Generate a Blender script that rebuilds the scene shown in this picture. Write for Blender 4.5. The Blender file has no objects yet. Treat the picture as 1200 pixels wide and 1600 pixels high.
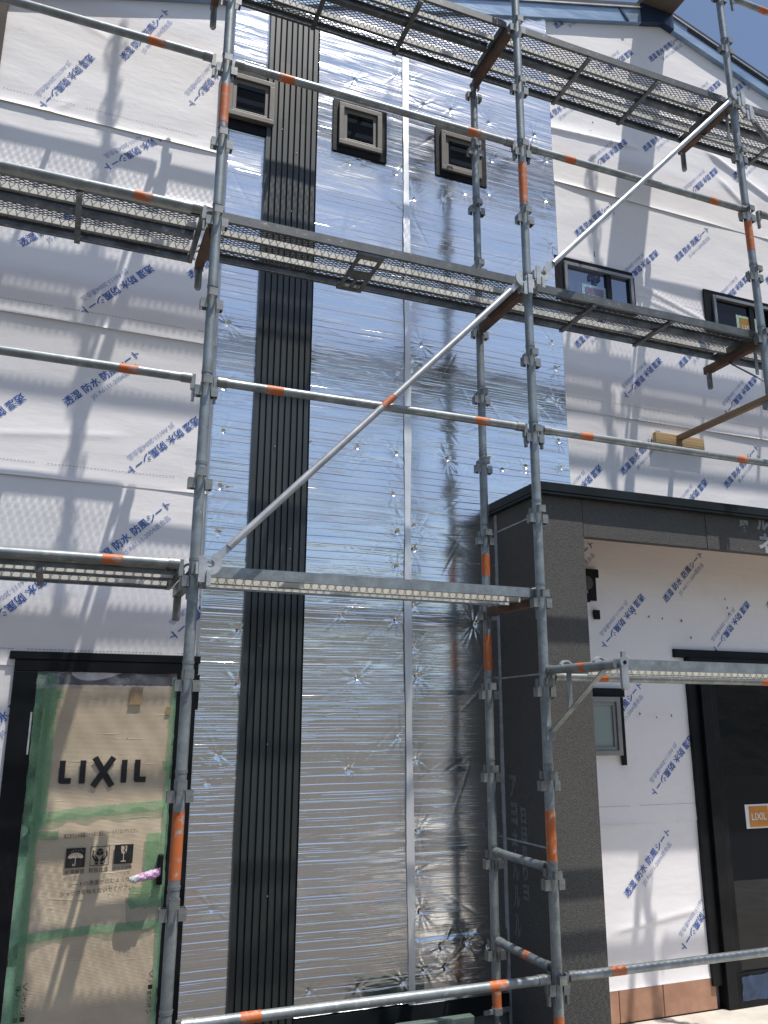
import bpy, bmesh, math, random
import numpy as np
from mathutils import Vector, Matrix

random.seed(7); np.random.seed(7)
C = bpy.context.scene.collection
PI = math.pi
YW = 0.86          # plane of the house front (scaffold's outer posts stand at y = 0, wall is behind at +y)
GROUND = -3.32

# ------------------------------------------------------------------ mesh builder
class MB:
    def __init__(self): self.v = []; self.f = []; self.m = []; self.mi = 0; self.sm = []
    def add(self, vs, fs, smooth=False):
        n = len(self.v); self.v += [tuple(p) for p in vs]
        self.f += [tuple(i + n for i in f) for f in fs]
        self.m += [self.mi] * len(fs); self.sm += [smooth] * len(fs)
    def box(self, c, s, R=None):
        x, y, z = s[0] / 2, s[1] / 2, s[2] / 2
        vs = [Vector((a * x, b * y, d * z)) for a in (-1, 1) for b in (-1, 1) for d in (-1, 1)]
        if R is not None: vs = [R @ p for p in vs]
        c = Vector(c); vs = [p + c for p in vs]
        self.add(vs, [(0, 1, 3, 2), (4, 6, 7, 5), (0, 4, 5, 1), (2, 3, 7, 6), (0, 2, 6, 4), (1, 5, 7, 3)])
    def bx(self, x0, x1, y0, y1, z0, z1):
        self.box(((x0 + x1) / 2, (y0 + y1) / 2, (z0 + z1) / 2), (abs(x1 - x0), abs(y1 - y0), abs(z1 - z0)))
    def bar(self, p0, p1, w, h, up=(0, 0, 1)):
        p0 = Vector(p0); p1 = Vector(p1); d = p1 - p0; L = d.length; d.normalize()
        u = Vector(up); s = d.cross(u)
        if s.length < 1e-4: s = d.cross(Vector((1, 0, 0)))
        s.normalize(); u = s.cross(d)
        R = Matrix((d, s, u)).transposed()
        self.box((p0 + p1) / 2, (L, w, h), R)
    def tube(self, p0, p1, r, seg=16, r1=None, caps=True):
        p0 = Vector(p0); p1 = Vector(p1); d = (p1 - p0).normalized()
        a = d.orthogonal().normalized(); b = d.cross(a); r1 = r if r1 is None else r1
        vs = []
        for k in range(seg):
            t = 2 * PI * k / seg; o = a * math.cos(t) + b * math.sin(t)
            vs += [p0 + o * r, p1 + o * r1]
        fs = [(2 * k, 2 * ((k + 1) % seg), 2 * ((k + 1) % seg) + 1, 2 * k + 1) for k in range(seg)]
        self.add(vs, fs, True)
        if caps:
            n = len(self.v) - 2 * seg
            self.f.append(tuple(n + 2 * k for k in reversed(range(seg)))); self.f.append(tuple(n + 2 * k + 1 for k in range(seg)))
            self.m += [self.mi] * 2; self.sm += [False] * 2
    def prism(self, poly, y0, y1):            # polygon in x,z extruded along y
        n = len(poly)
        vs = [(p[0], y0, p[1]) for p in poly] + [(p[0], y1, p[1]) for p in poly]
        fs = [tuple(range(n)), tuple(reversed(range(n, 2 * n)))] + [(k, k + n, (k + 1) % n + n, (k + 1) % n) for k in range(n)]
        self.add(vs, fs)
    def flat(self, poly, y):                  # polygon in x,z facing -y
        self.add([(p[0], y, p[1]) for p in poly], [tuple(range(len(poly)))])
    def build(self, name, mat, parent=None, **props):
        me = bpy.data.meshes.new(name); me.from_pydata(self.v, [], self.f)
        mats = mat if isinstance(mat, (list, tuple)) else [mat]
        for q in mats: me.materials.append(q)
        if len(mats) > 1: me.polygons.foreach_set('material_index', self.m)
        me.polygons.foreach_set('use_smooth', self.sm)
        me.update()
        bm = bmesh.new(); bm.from_mesh(me); bmesh.ops.recalc_face_normals(bm, faces=bm.faces); bm.to_mesh(me); bm.free()
        if any(self.sm): me.set_sharp_from_angle(angle=math.radians(40))
        o = bpy.data.objects.new(name, me); C.objects.link(o)
        if parent is not None: o.parent = parent
        for k, v in props.items(): o[k] = v
        return o

def bevel(o, w, seg=2):
    md = o.modifiers.new('b', 'BEVEL'); md.width = w; md.segments = seg; md.limit_method = 'ANGLE'
    return o
def empty(name, loc, label, cat, group=None, rot=(0, 0, 0)):
    o = bpy.data.objects.new(name, None); C.objects.link(o); o.location = loc; o.rotation_euler = rot
    o.empty_display_size = .1; o['label'] = label; o['category'] = cat
    if group: o['group'] = group
    return o
def copy_tree(o, parent=None):
    c = o.copy(); C.objects.link(c); c.parent = parent
    for ch in [q for q in o.children]: copy_tree(ch, c)
    return c

# ------------------------------------------------------------------ materials
class Mat:
    def __init__(self, name, **kw):
        self.m = bpy.data.materials.new(name); self.m.use_nodes = True; self.nt = self.m.node_tree
        self.b = self.nt.nodes['Principled BSDF']; self.set(**kw)
    def set(self, color=None, rough=None, metal=None, spec=None, ior=None):
        b = self.b
        if color is not None: b.inputs['Base Color'].default_value = (*color, 1)
        if rough is not None: b.inputs['Roughness'].default_value = rough
        if metal is not None: b.inputs['Metallic'].default_value = metal
        if spec is not None: b.inputs['Specular IOR Level'].default_value = spec
        if ior is not None: b.inputs['IOR'].default_value = ior
    def n(self, t, **kw):
        x = self.nt.nodes.new(t)
        for k, v in kw.items(): setattr(x, k, v)
        return x
    def l(self, a, b): self.nt.links.new(a, b)
    def coord(self, scale=(1, 1, 1), kind='Object'):
        tc = self.n('ShaderNodeTexCoord'); mp = self.n('ShaderNodeMapping'); mp.inputs['Scale'].default_value = scale
        self.l(tc.outputs[kind], mp.inputs['Vector']); return mp.outputs[0]
    def noise(self, vec, scale, detail=4, rough=.55):
        x = self.n('ShaderNodeTexNoise'); x.inputs['Scale'].default_value = scale
        x.inputs['Detail'].default_value = detail; x.inputs['Roughness'].default_value = rough
        self.l(vec, x.inputs['Vector']); return x.outputs['Fac']
    def ramp(self, fac, stops):
        x = self.n('ShaderNodeValToRGB'); e = x.color_ramp.elements
        while len(e) < len(stops): e.new(.5)
        for q, (p, c) in zip(e, stops):
            q.position = p; q.color = (*c, 1) if not isinstance(c, (int, float)) else (c, c, c, 1)
        self.l(fac, x.inputs[0]); return x.outputs[0]
    def math(self, op, a, b=None, c=None, clamp=False):
        x = self.n('ShaderNodeMath', operation=op); x.use_clamp = clamp
        for i, q in enumerate((a, b, c)):
            if q is None: continue
            if isinstance(q, (int, float)): x.inputs[i].default_value = q
            else: self.l(q, x.inputs[i])
        return x.outputs[0]
    def mix(self, fac, a, b):
        x = self.n('ShaderNodeMix', data_type='RGBA')
        for i, q in ((0, fac), (6, a), (7, b)):
            if isinstance(q, (int, float)): x.inputs[i].default_value = q
            elif isinstance(q, tuple): x.inputs[i].default_value = (*q, 1)
            else: self.l(q, x.inputs[i])
        return x.outputs[2]
    def bump(self, h, strength=.3, dist=.01):
        x = self.n('ShaderNodeBump'); x.inputs['Strength'].default_value = strength; x.inputs['Distance'].default_value = dist
        self.l(h, x.inputs['Height']); self.l(x.outputs[0], self.b.inputs['Normal']); return x

def variation(name, c0, c1, scale, rough=.6, metal=0, bump=.0, stretch=(1, 1, 1), lo=.35, hi=.65, spec=None, dist=.004, rr=None):
    m = Mat(name, rough=rough, metal=metal, spec=spec); v = m.coord(stretch)
    f = m.noise(v, scale, 6, .6)
    m.l(m.ramp(f, [(lo, c0), (hi, c1)]), m.b.inputs['Base Color'])
    if rr: m.l(m.ramp(f, [(lo, rr[0]), (hi, rr[1])]), m.b.inputs['Roughness'])
    if bump: m.bump(m.noise(v, scale * 3, 5, .6), bump, dist)
    return m.m

def galv_mat(name, base=(.33, .36, .365), dark=(.18, .20, .205), stain=True):
    m = Mat(name, metal=.55, rough=.42); v = m.coord((1, 1, 1))
    a = m.noise(v, 9, 6, .65); col = m.ramp(a, [(.33, dark), (.62, base)])
    if stain:   # cement splashes, white rust and a little red rust
        s = m.noise(v, 26, 5, .7); col = m.mix(m.ramp(s, [(.6, 0), (.7, .65)]), col, (.55, .53, .47))
        r = m.noise(v, 17, 6, .75); col = m.mix(m.ramp(r, [(.64, 0), (.74, .7)]), col, (.20, .11, .06))
    m.l(col, m.b.inputs['Base Color'])
    m.l(m.ramp(a, [(.3, .55), (.7, .36)]), m.b.inputs['Roughness'])
    m.bump(m.noise(v, 60, 4), .12, .002); return m.m
def worn_paint(name, paint, under=(.33, .34, .33), lo=.36, hi=.44, scale=30):
    m = Mat(name, rough=.5); v = m.coord((1, 1, 1))
    f = m.ramp(m.noise(v, scale, 7, .7), [(lo, 0), (hi, 1)])
    p = m.mix(m.noise(v, 12, 3), tuple(c * .75 for c in paint), paint)
    m.l(m.mix(f, under, p), m.b.inputs['Base Color']); m.bump(f, .2, .002); return m.m

M = {}
M['galv'] = galv_mat('galvanised_steel')
M['galv_dark'] = galv_mat('weathered_steel', (.30, .31, .30), (.14, .15, .15))
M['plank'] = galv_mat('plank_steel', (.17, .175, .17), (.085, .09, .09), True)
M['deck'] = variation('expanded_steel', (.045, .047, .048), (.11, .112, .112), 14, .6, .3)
M['joist'] = variation('plank_joist_metal', (.62, .60, .52), (.80, .78, .69), 10, .6, .0)
M['chrome'] = variation('bright_steel', (.36, .37, .38), (.52, .53, .54), 12, .42, .6)
M['orange'] = worn_paint('orange_band_paint', (.60, .155, .04), lo=.36, hi=.46)
M['rust'] = variation('rusty_orange_steel', (.075, .060, .052), (.20, .10, .06), 11, .8, .0, .25, lo=.3, hi=.7)
M['rail_plastic'] = variation('grey_metal_fitting', (.38, .40, .41), (.55, .57, .58), 25, .45, .35)

# white housewrap: bright, faintly wrinkled
def wrap_mat():
    m = Mat('white_housewrap', rough=.5, spec=.3); v = m.coord((1, 1, 1))
    f = m.noise(v, 1.3, 4); g = m.noise(m.coord((1.2, 1, 5)), 3, 5)
    col = m.mix(f, (.885, .85, .85), (.92, .89, .885)); s = m.ramp(m.noise(v, 4, 7, .7), [(.58, 0), (.8, .28)])
    m.l(m.mix(s, col, (.62, .59, .56)), m.b.inputs['Base Color'])
    h = m.math('ADD', m.math('MULTIPLY', g, .004), m.math('MULTIPLY', m.noise(m.coord((1, 1, 2.2)), 14, 4), .0012))
    m.bump(h, .55, 1.0); return m.m
M['wrap'] = wrap_mat()
M['ink'] = variation('blue_print_ink', (.012, .085, .37), (.03, .13, .48), 30, .5)
M['ink_light'] = variation('thin_blue_ink', (.24, .31, .56), (.36, .42, .64), 30, .5)
M['dash'] = variation('grey_print_line', (.2, .22, .3), (.3, .32, .4), 20, .6)

def foil_mat():
    m = Mat('aluminium_foil_facing', color=(.90, .91, .92), metal=1, rough=.17)
    tc = m.n('ShaderNodeTexCoord'); sp = m.n('ShaderNodeSeparateXYZ'); m.l(tc.outputs['Object'], sp.inputs[0])
    X, Z = sp.outputs[0], sp.outputs[2]
    wob = m.math('MULTIPLY', m.math('SUBTRACT', m.noise(m.coord((1, 1, 1)), 1.1, 2), .5), .03)
    Zw = m.math('ADD', Z, wob)
    def lines(pitch, width, seed, lo, hi, xs):
        t = m.math('DIVIDE', Zw, pitch); t = m.math('ADD', t, seed)
        fl = m.math('FLOOR', t); fr = m.math('SUBTRACT', t, fl)
        d = m.math('ABSOLUTE', m.math('MULTIPLY', m.math('SUBTRACT', fr, .5), pitch))
        mr = m.n('ShaderNodeMapRange', interpolation_type='SMOOTHSTEP'); m.l(d, mr.inputs[0])
        mr.inputs[1].default_value = 0; mr.inputs[2].default_value = width; mr.inputs[3].default_value = 1; mr.inputs[4].default_value = 0
        cv = m.n('ShaderNodeCombineXYZ'); m.l(m.math('MULTIPLY', X, xs), cv.inputs[0]); m.l(m.math('MULTIPLY', fl, 7.31), cv.inputs[1])
        nz = m.n('ShaderNodeTexNoise'); nz.inputs['Scale'].default_value = 1; nz.inputs['Detail'].default_value = 1; m.l(cv.outputs[0], nz.inputs['Vector'])
        mk = m.ramp(nz.outputs['Fac'], [(lo, 0), (hi, 1)])
        return m.math('MULTIPLY', mr.outputs[0], mk), fr
    # each lap of the facing steps over the next one: lips look down in the upper part of the wall, up near the ground
    def steps(pitch, width, seed, lo, hi, xs):
        t = m.math('ADD', m.math('DIVIDE', Zw, pitch), seed); fl = m.math('FLOOR', t); fr = m.math('SUBTRACT', t, fl)
        mr = m.n('ShaderNodeMapRange', interpolation_type='SMOOTHSTEP'); m.l(fr, mr.inputs[0])
        mr.inputs[1].default_value = .5 - width / pitch / 2; mr.inputs[2].default_value = .5 + width / pitch / 2
        st = m.math('SUBTRACT', fr, mr.outputs[0])
        cv = m.n('ShaderNodeCombineXYZ'); m.l(m.math('MULTIPLY', X, xs), cv.inputs[0]); m.l(m.math('MULTIPLY', fl, 7.31), cv.inputs[1])
        nz = m.n('ShaderNodeTexNoise'); nz.inputs['Scale'].default_value = 1; nz.inputs['Detail'].default_value = 1; m.l(cv.outputs[0], nz.inputs['Vector'])
        return m.math('MULTIPLY', st, m.ramp(nz.outputs['Fac'], [(lo, .12), (hi, 1)]))
    sg = m.n('ShaderNodeMapRange', interpolation_type='SMOOTHSTEP'); m.l(m.math('ADD', Z, m.math('MULTIPLY', m.math('SUBTRACT', m.noise(m.coord((.25, 1, 14)), 1.6, 1), .5), 1.6)), sg.inputs[0]); sg.inputs[1].default_value = -.80; sg.inputs[2].default_value = -.70
    sg.inputs[3].default_value = 1; sg.inputs[4].default_value = -1
    a = steps(.043, .0052, .13, .38, .56, 1.1); b = steps(.0172, .0042, .4, .50, .62, 1.9)
    gl, _ = lines(.043, .004, .37, .60, .68, 2.2)
    h = m.math('ADD', m.math('MULTIPLY', a, .0019), m.math('MULTIPLY', b, .00075)); h = m.math('MULTIPLY', h, sg.outputs[0])
    h = m.math('ADD', h, m.math('MULTIPLY', gl, -.0011))
    h = m.math('ADD', h, m.math('MULTIPLY', m.noise(m.coord((.5, 1, 2.6)), 2.0, 3, .5), .008))
    h = m.math('ADD', h, m.math('MULTIPLY', m.noise(m.coord((1, 1, 3.0)), 22, 3, .55), .0005))
    c2 = steps(.0095, .0034, .7, .52, .60, 3.4); low = m.math('MULTIPLY', c2, m.ramp(m.noise(m.coord((.4, 1, 1)), 1.7, 2), [(.36, .0001), (.55, .00075)]))
    h = m.math('ADD', h, m.math('MULTIPLY', low, sg.outputs[0]))
    h = m.math('ADD', h, m.math('MULTIPLY', m.math('MULTIPLY', m.noise(m.coord((1, 1, 1.5)), 165, 2, .5), m.ramp(m.noise(m.coord((.5, 1, 1.2)), 2.2, 2), [(.35, .25), (.65, 1)])), m.math('ADD', m.math('MULTIPLY', sg.outputs[0], .00010), .00018)))
    up = m.n('ShaderNodeMapRange', interpolation_type='SMOOTHSTEP'); m.l(Z, up.inputs[0]); up.inputs[1].default_value = 1.5; up.inputs[2].default_value = 2.9
    h = m.math('ADD', h, m.math('MULTIPLY', m.math('MULTIPLY', m.noise(m.coord((.4, 1, 5)), 3.2, 3, .5), up.outputs[0]), .0085))
    m.bump(h, 1.0, 1.0)
    m.l(m.ramp(m.noise(m.coord((1, 1, 2)), 2.5, 4), [(.3, .14), (.7, .23)]), m.b.inputs['Roughness'])
    return m.m
M['foil'] = foil_mat()
M['foil_tape'] = variation('aluminium_tape', (.78, .79, .80), (.90, .91, .92), 8, .48, .7, .3, stretch=(1, 1, .3))
M['siding'] = variation('dark_green_siding', (.012, .018, .018), (.024, .031, .029), 3, .43, 0, .05, stretch=(4, 1, .4), spec=.8)
M['black_tape'] = variation('black_flashing_tape', (.005, .005, .006), (.012, .012, .014), 9, .5, 0, .4, spec=.22)
M['black_frame'] = variation('black_door_frame', (.004, .005, .006), (.010, .011, .013), 6, .42, 0, .0, spec=.22)
M['taupe'] = variation('grey_brown_window_frame', (.16, .147, .133), (.205, .19, .172), 6, .42, .15)
M['alu_frame'] = variation('grey_window_frame', (.28, .28, .275), (.36, .36, .35), 6, .35, .4)
def glass(name, ior=2.0, col=(.008, .010, .013)):
    m = Mat(name, color=col, rough=.015, ior=ior); m.bump(m.noise(m.coord(), 2.2, 2), .02, .02); return m.m
M['glass'] = glass('dark_window_glass', 1.40); M['glass_blue'] = glass('sky_tinted_coated_glass', 3.1, (.025, .06, .17))  # blue sky reflection is tinted into the coated glass colour
M['frost'] = Mat('frosted_pale_green_glass', color=(.30, .37, .35), rough=.12).m
M['board'] = None
def board_mat():
    m = Mat('dark_grey_stone_textured_board', rough=.7, spec=.25); v = m.coord((1, 1, 1))
    vo = m.n('ShaderNodeTexVoronoi'); vo.inputs['Scale'].default_value = 150; m.l(v, vo.inputs['Vector'])
    big = m.noise(v, 3, 4); col = m.mix(big, (.050, .050, .049), (.080, .079, .075))
    grain = m.noise(v, 230, 3, .7)
    col = m.mix(m.ramp(grain, [(.40, .0), (.68, 1.)]), col, (.155, .148, .135))
    m.l(col, m.b.inputs['Base Color'])
    h = m.math('ADD', m.math('MULTIPLY', vo.outputs['Distance'], .5), m.math('MULTIPLY', grain, .8))
    m.bump(h, .6, .005); return m.m
M['board'] = board_mat()
M['cap'] = variation('black_metal_roof_edge', (.008, .011, .012), (.015, .019, .020), 5, .42, 0, spec=.25)
M['pale'] = variation('grey_sealant', (.30, .30, .31), (.45, .45, .46), 18, .6)
M['chalk'] = variation('faint_white_print', (.12, .123, .127), (.20, .205, .21), 40, .7)
M['chalk_bright'] = variation('white_print', (.22, .23, .25), (.4, .41, .43), 40, .7)
def card_mat():
    m = Mat('brown_cardboard', rough=.72, spec=.2); v = m.coord()
    f = m.noise(m.coord((1, 1, 1.4)), 3.5, 6, .6)
    m.l(m.ramp(f, [(.3, (.53, .42, .295)), (.7, (.69, .57, .41))]), m.b.inputs['Base Color'])
    w = m.n('ShaderNodeTexWave', wave_type='BANDS', bands_direction='Z'); w.inputs['Scale'].default_value = 52; w.inputs['Distortion'].default_value = .6
    w.inputs['Detail'].default_value = 1; m.l(v, w.inputs['Vector'])
    cr = m.ramp(m.noise(m.coord((.7, 1, 9)), 6, 3, .6), [(.62, 0), (.72, 1)])
    h = m.math('ADD', m.math('MULTIPLY', w.outputs['Fac'], .12), m.math('MULTIPLY', cr, .55))
    m.bump(h, .55, .005); return m.m
M['card'] = card_mat()
def film(name, col, mixf, rough=.3):
    m = Mat(name, color=col, rough=rough, spec=.5); v = m.coord()
    m.bump(m.noise(m.coord((1, 1, .5)), 16, 5, .6), .8, .012)
    out = m.nt.nodes['Material Output']; tr = m.n('ShaderNodeBsdfTransparent'); tr.inputs[0].default_value = (.75, .95, .8, 1) if 'green' in name else (.95, .95, .97, 1)
    mx = m.n('ShaderNodeMixShader'); m.l(m.ramp(m.noise(v, 14, 5), [(.3, mixf - .12), (.7, mixf + .12)]), mx.inputs[0])
    m.l(tr.outputs[0], mx.inputs[1]); m.l(m.b.outputs[0], mx.inputs[2]); m.l(mx.outputs[0], out.inputs[0]); return m.m
M['green_film'] = film('green_masking_film', (.20, .38, .23), .50, .28)
M['green_film2'] = film('thin_green_masking_tape', (.26, .45, .29), .42, .33)
M['clear_film'] = film('clear_plastic_film', (.5, .5, .55), .25, .12)
M['blue_film'] = film('blue_plastic_film', (.07, .12, .24), .5, .15)
M['kraft'] = variation('brown_packing_tape', (.33, .22, .12), (.42, .29, .16), 12, .35)
M['black_ink'] = variation('black_ink', (.010, .010, .010), (.02, .02, .02), 30, .5)
M['card_light'] = variation('unprinted_cardboard', (.42, .35, .26), (.5, .42, .32), 12, .7)
M['sticker_orange'] = variation('orange_label', (.52, .20, .03), (.58, .24, .045), 9, .45)
M['sticker_brown'] = variation('ochre_label', (.36, .20, .03), (.42, .24, .04), 9, .45)
M['sticker_mauve'] = variation('faded_label', (.19, .17, .25), (.24, .21, .30), 9, .3)
M['white'] = variation('white_paper', (.66, .67, .66), (.76, .77, .76), 9, .5)
M['pale_green'] = variation('pale_green_tape', (.38, .52, .42), (.46, .6, .5), 9, .4)
M['pale_blue'] = variation('pale_blue_tape', (.30, .45, .58), (.38, .53, .66), 9, .35)
M['pink'] = variation('pink_bubble_wrap', (.72, .35, .62), (.86, .62, .82), 26, .25, 0, .8, dist=.01)
M['blue_metal'] = None
def fascia_mat():
    m = Mat('blue_film_covered_fascia', rough=.3, metal=.35); v = m.coord((.5, 1, 2))
    m.l(m.ramp(m.noise(v, 4, 5, .6), [(.3, (.20, .32, .48)), (.7, (.42, .54, .68))]), m.b.inputs['Base Color'])
    m.bump(m.noise(m.coord((.6, 1, 2)), 9, 4), .35, .01); return m.m
M['blue_metal'] = fascia_mat()
M['navy'] = variation('dark_blue_metal', (.02, .04, .09), (.035, .06, .13), 6, .35, .3)
M['soffit_brown'] = variation('brown_soffit', (.13, .10, .075), (.18, .14, .10), 8, .6, stretch=(1, 4, 1))
M['plywood'] = variation('tan_plywood', (.40, .25, .14), (.52, .35, .21), 6, .6, stretch=(1, 6, 1))
def wood_mat():
    m = Mat('raw_pine_wood', rough=.65); v = m.coord((1, 1, 1))
    w = m.n('ShaderNodeTexWave', wave_type='BANDS', bands_direction='Z'); w.inputs['Scale'].default_value = 14; w.inputs['Distortion'].default_value = 5
    w.inputs['Detail'].default_value = 3; w.inputs['Detail Scale'].default_value = 1.2; m.l(m.coord((.35, .35, 1)), w.inputs['Vector'])
    m.l(m.ramp(w.outputs['Fac'], [(.2, (.50, .33, .15)), (.8, (.62, .44, .22))]), m.b.inputs['Base Color']); return m.m
M['wood'] = wood_mat()
M['wood_dark'] = variation('weathered_wood', (.24, .16, .09), (.36, .25, .14), 9, .7, stretch=(1, .3, 3))
M['tile'] = variation('terracotta_foundation_face', (.36, .19, .12), (.46, .26, .17), 9, .75, 0, .3)
M['concrete'] = variation('concrete', (.46, .425, .37), (.60, .56, .49), 6, .85, 0, .35)
M['grey_concrete'] = variation('grey_foundation', (.18, .18, .175), (.26, .26, .25), 6, .85, 0, .3)
M['green_board'] = variation('grey_green_board', (.07, .10, .085), (.10, .14, .12), 8, .6)
M['roof'] = variation('roof_metal', (.03, .033, .036), (.05, .053, .056), 5, .4, .3)
M['trim_brown'] = variation('dark_brown_corner_trim', (.035, .025, .018), (.06, .045, .033), 6, .5)
M['black_dot'] = variation('grey_tear', (.10, .09, .085), (.2, .19, .18), 40, .8)

# ------------------------------------------------------------------ lettering (built-in font turned into flat meshes)
_tc = {}
def text_mesh(s, offset=0.0):
    k = (s, offset)
    if k not in _tc:
        c = bpy.data.curves.new('t', 'FONT'); c.body = s; c.size = 1; c.resolution_u = 2; c.offset = offset
        o = bpy.data.objects.new('t', c); C.objects.link(o)
        e = o.evaluated_get(bpy.context.evaluated_depsgraph_get()); me = e.to_mesh()
        v = np.array([q.co[:2] for q in me.vertices]); f = [tuple(p.vertices) for p in me.polygons]
        e.to_mesh_clear(); bpy.data.objects.remove(o); bpy.data.curves.remove(c)
        _tc[k] = (v, f)
    return _tc[k]
def put_text(mb, s, pos, ang, length, yf, offset=0.0, sx=1.0, clip=None, height=None):
    """flat letters on a surface facing -y; pos = left end of the baseline (x, z); length = run of the words"""
    v, f = text_mesh(s, offset); w = v[:, 0].max() - v[:, 0].min()
    k = length / w; kz = k if height is None else height / (v[:, 1].max() - min(0, v[:, 1].min()))
    a = math.radians(ang); x = (v[:, 0] - v[:, 0].min()) * k; z = v[:, 1] * kz
    wx = pos[0] + x * math.cos(a) - z * math.sin(a); wz = pos[1] + x * math.sin(a) + z * math.cos(a)
    y = yf(wx, wz) if callable(yf) else np.full_like(wx, yf)
    if clip is not None:
        f = [q for q in f if clip(wx[q[0]], wz[q[0]])]
    mb.add(np.stack([wx, y, wz], 1).tolist(), f)

# ------------------------------------------------------------------ the house
def rake(x): return 4.27 - .316 * abs(x - 3.755)
house = empty('house', (3.5, YW, GROUND), 'unfinished gabled house clad in white printed housewrap and silver foil', 'house')
def hpart(o):           # keep world coordinates although the house's empty stands on the ground
    o.parent = house; o.location = (-3.5, -YW, -GROUND); return o
HX0, HX1, HD = -1.14, 8.65, 7.0
mb = MB()
yb = YW + .03
poly = [(HX0, GROUND + .02), (HX1, GROUND + .02), (HX1, rake(HX1)), (3.755, 4.27), (HX0, rake(HX0))]
mb.prism(poly, yb, yb + HD)
hpart(mb.build('wall', M['grey_concrete']))

def disp(x, z):         # shallow wrinkles of the housewrap, metres towards the viewer
    d = .0011 * np.sin(7.1 * z + 1.3 * x + 2 * np.sin(1.1 * x)) + .0008 * np.sin(17 * z - 2.1 * x + 1.7)
    d = d + .0007 * np.sin(5.3 * x + 3.1 * z) + .0005 * np.sin(31 * z + 4 * np.sin(2.3 * x + z)) + .0005 * np.sin(13 * x - 19 * z)
    d = d * .75
    for ax, az, bx, bz, amp, w in FOLDS:       # loose folds
        u = np.array((bx - ax, bz - az)); Lf = np.hypot(*u); u = u / Lf
        a = (x - ax) * u[0] + (z - az) * u[1]; b = -(x - ax) * u[1] + (z - az) * u[0]
        d = d + amp * np.exp(-(b / w) ** 2) * np.clip(np.minimum(a, Lf - a) / .12 + .4, 0, 1) + amp * .5 * np.exp(-((b - 1.6 * w) / (2.2 * w)) ** 2) * np.clip(np.minimum(a, Lf - a) / .12, 0, 1)
    return d
FOLDS = [(2.50, 2.865, 3.42, 2.93, .012, .017), (4.13, 3.10, 4.80, 2.80, .014, .022), (4.22, 2.88, 4.62, 2.55, .010, .022), (-.86, 1.93, -.74, 2.06, .006, .018), (-1.0, 2.72, -.55, 2.55, .003, .014), (3.3, 1.60, 3.98, 1.46, .006, .02), (3.3, 1.70, 3.95, 1.50, .008, .02), (2.75, -2.72, 3.40, -2.64, .006, .02), (-.95, -.05, -.30, .02, .003, .02)]
def sheet_y(zb):
    def f(x, z):
        t = np.clip((z - zb), 0, None)
        lap = .0065 + .0045 * np.sin(2.7 * x + zb * 5) + .003 * np.sin(6.1 * x + zb)
        return YW - .003 - disp(x, z) - lap * np.exp(-t / .020) - .004 * np.exp(-t / .5)
    return f
WORDS, STANDARD = "透湿 防水 防風シート", "JIS A6111-2004適合品"
def housewrap(x0, x1, zb, zt, up, down, extra=(), dash=None, xs_fine=None):
    """one roll of housewrap with its printing; up/down = starts of the upright and the upside-down words"""
    yf = sheet_y(zb); nx = max(4, int((x1 - x0) / .022)); nz = max(4, int((zt - zb) / .011))
    xs = np.linspace(x0, x1, nx + 1); tt = np.linspace(0, 1, nz + 1) ** 1.25
    Xg, Tg = np.meshgrid(xs, tt); top = np.minimum(zt, 4.285 - .316 * np.abs(Xg - 3.755)); Zg = zb + (top - zb) * Tg
    Yg = yf(Xg, Zg); vs = np.stack([Xg, Yg, Zg], -1).reshape(-1, 3).tolist(); W = nx + 1
    fs = [(j * W + i, j * W + i + 1, (j + 1) * W + i + 1, (j + 1) * W + i) for j in range(nz) for i in range(nx)]
    mb = MB(); mb.add(vs, fs, True); sh = hpart(mb.build('housewrap_sheet', M['wrap']))
    g = lambda x, z: yf(x, z) - .0022
    g2 = lambda x, z: yf(x, z) - .0026
    g3 = lambda x, z: yf(x, z) - .0030
    cl = lambda x, z: x0 + .01 < x < x1 - .01 and zb - .01 < z < min(zt - .06, rake(x) - .02)
    t = MB()
    for kind, pts in ((0, up), (1, down)):
        for p in pts:
            ang = p[2] if len(p) > 2 else 45
            a = math.radians(ang + (180 if kind else 0)); d = np.array((math.cos(a), math.sin(a))); nrm = np.array((-d[1], d[0]))
            b = np.array(p[:2]) - nrm * .012
            t.mi = 0; put_text(t, WORDS, b, ang + 180 * kind, .505, g, 0.0, clip=cl); put_text(t, WORDS, b + d * .0007 - nrm * .0005, ang + 180 * kind, .505, g2, 0.0, clip=cl); put_text(t, WORDS, b - d * .0009 + nrm * .0006, ang + 180 * kind, .505, g3, 0.0, clip=cl)
            t.mi = 1; q = b + d * .13 - nrm * .052
            put_text(t, STANDARD, q, ang + 180 * kind, .325, g, 0.0, clip=cl)
    if dash is not None:
        t.mi = 2; x = x0 + .03
        while x < x1 - .02:
            if (x * 1.37) % 1 > .09: 
                y0 = float(g(np.array(x), np.array(dash))); t.flat([(x, dash), (x + .011, dash), (x + .011, dash + .0028), (x, dash + .0028)], y0)
            x += .018
    if t.v: 
        o = t.build('lettering', [M['ink'], M['ink_light'], M['dash']]); o.parent = sh
    return sh
def lattice(x0, z0, n, dx=.735, dz=.035, per=.921):
    return [(x0 + per * k, z0) for k in range(n)], [(x0 + dx + per * (k - 1), z0 + dz) for k in range(n + 1)]
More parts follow.
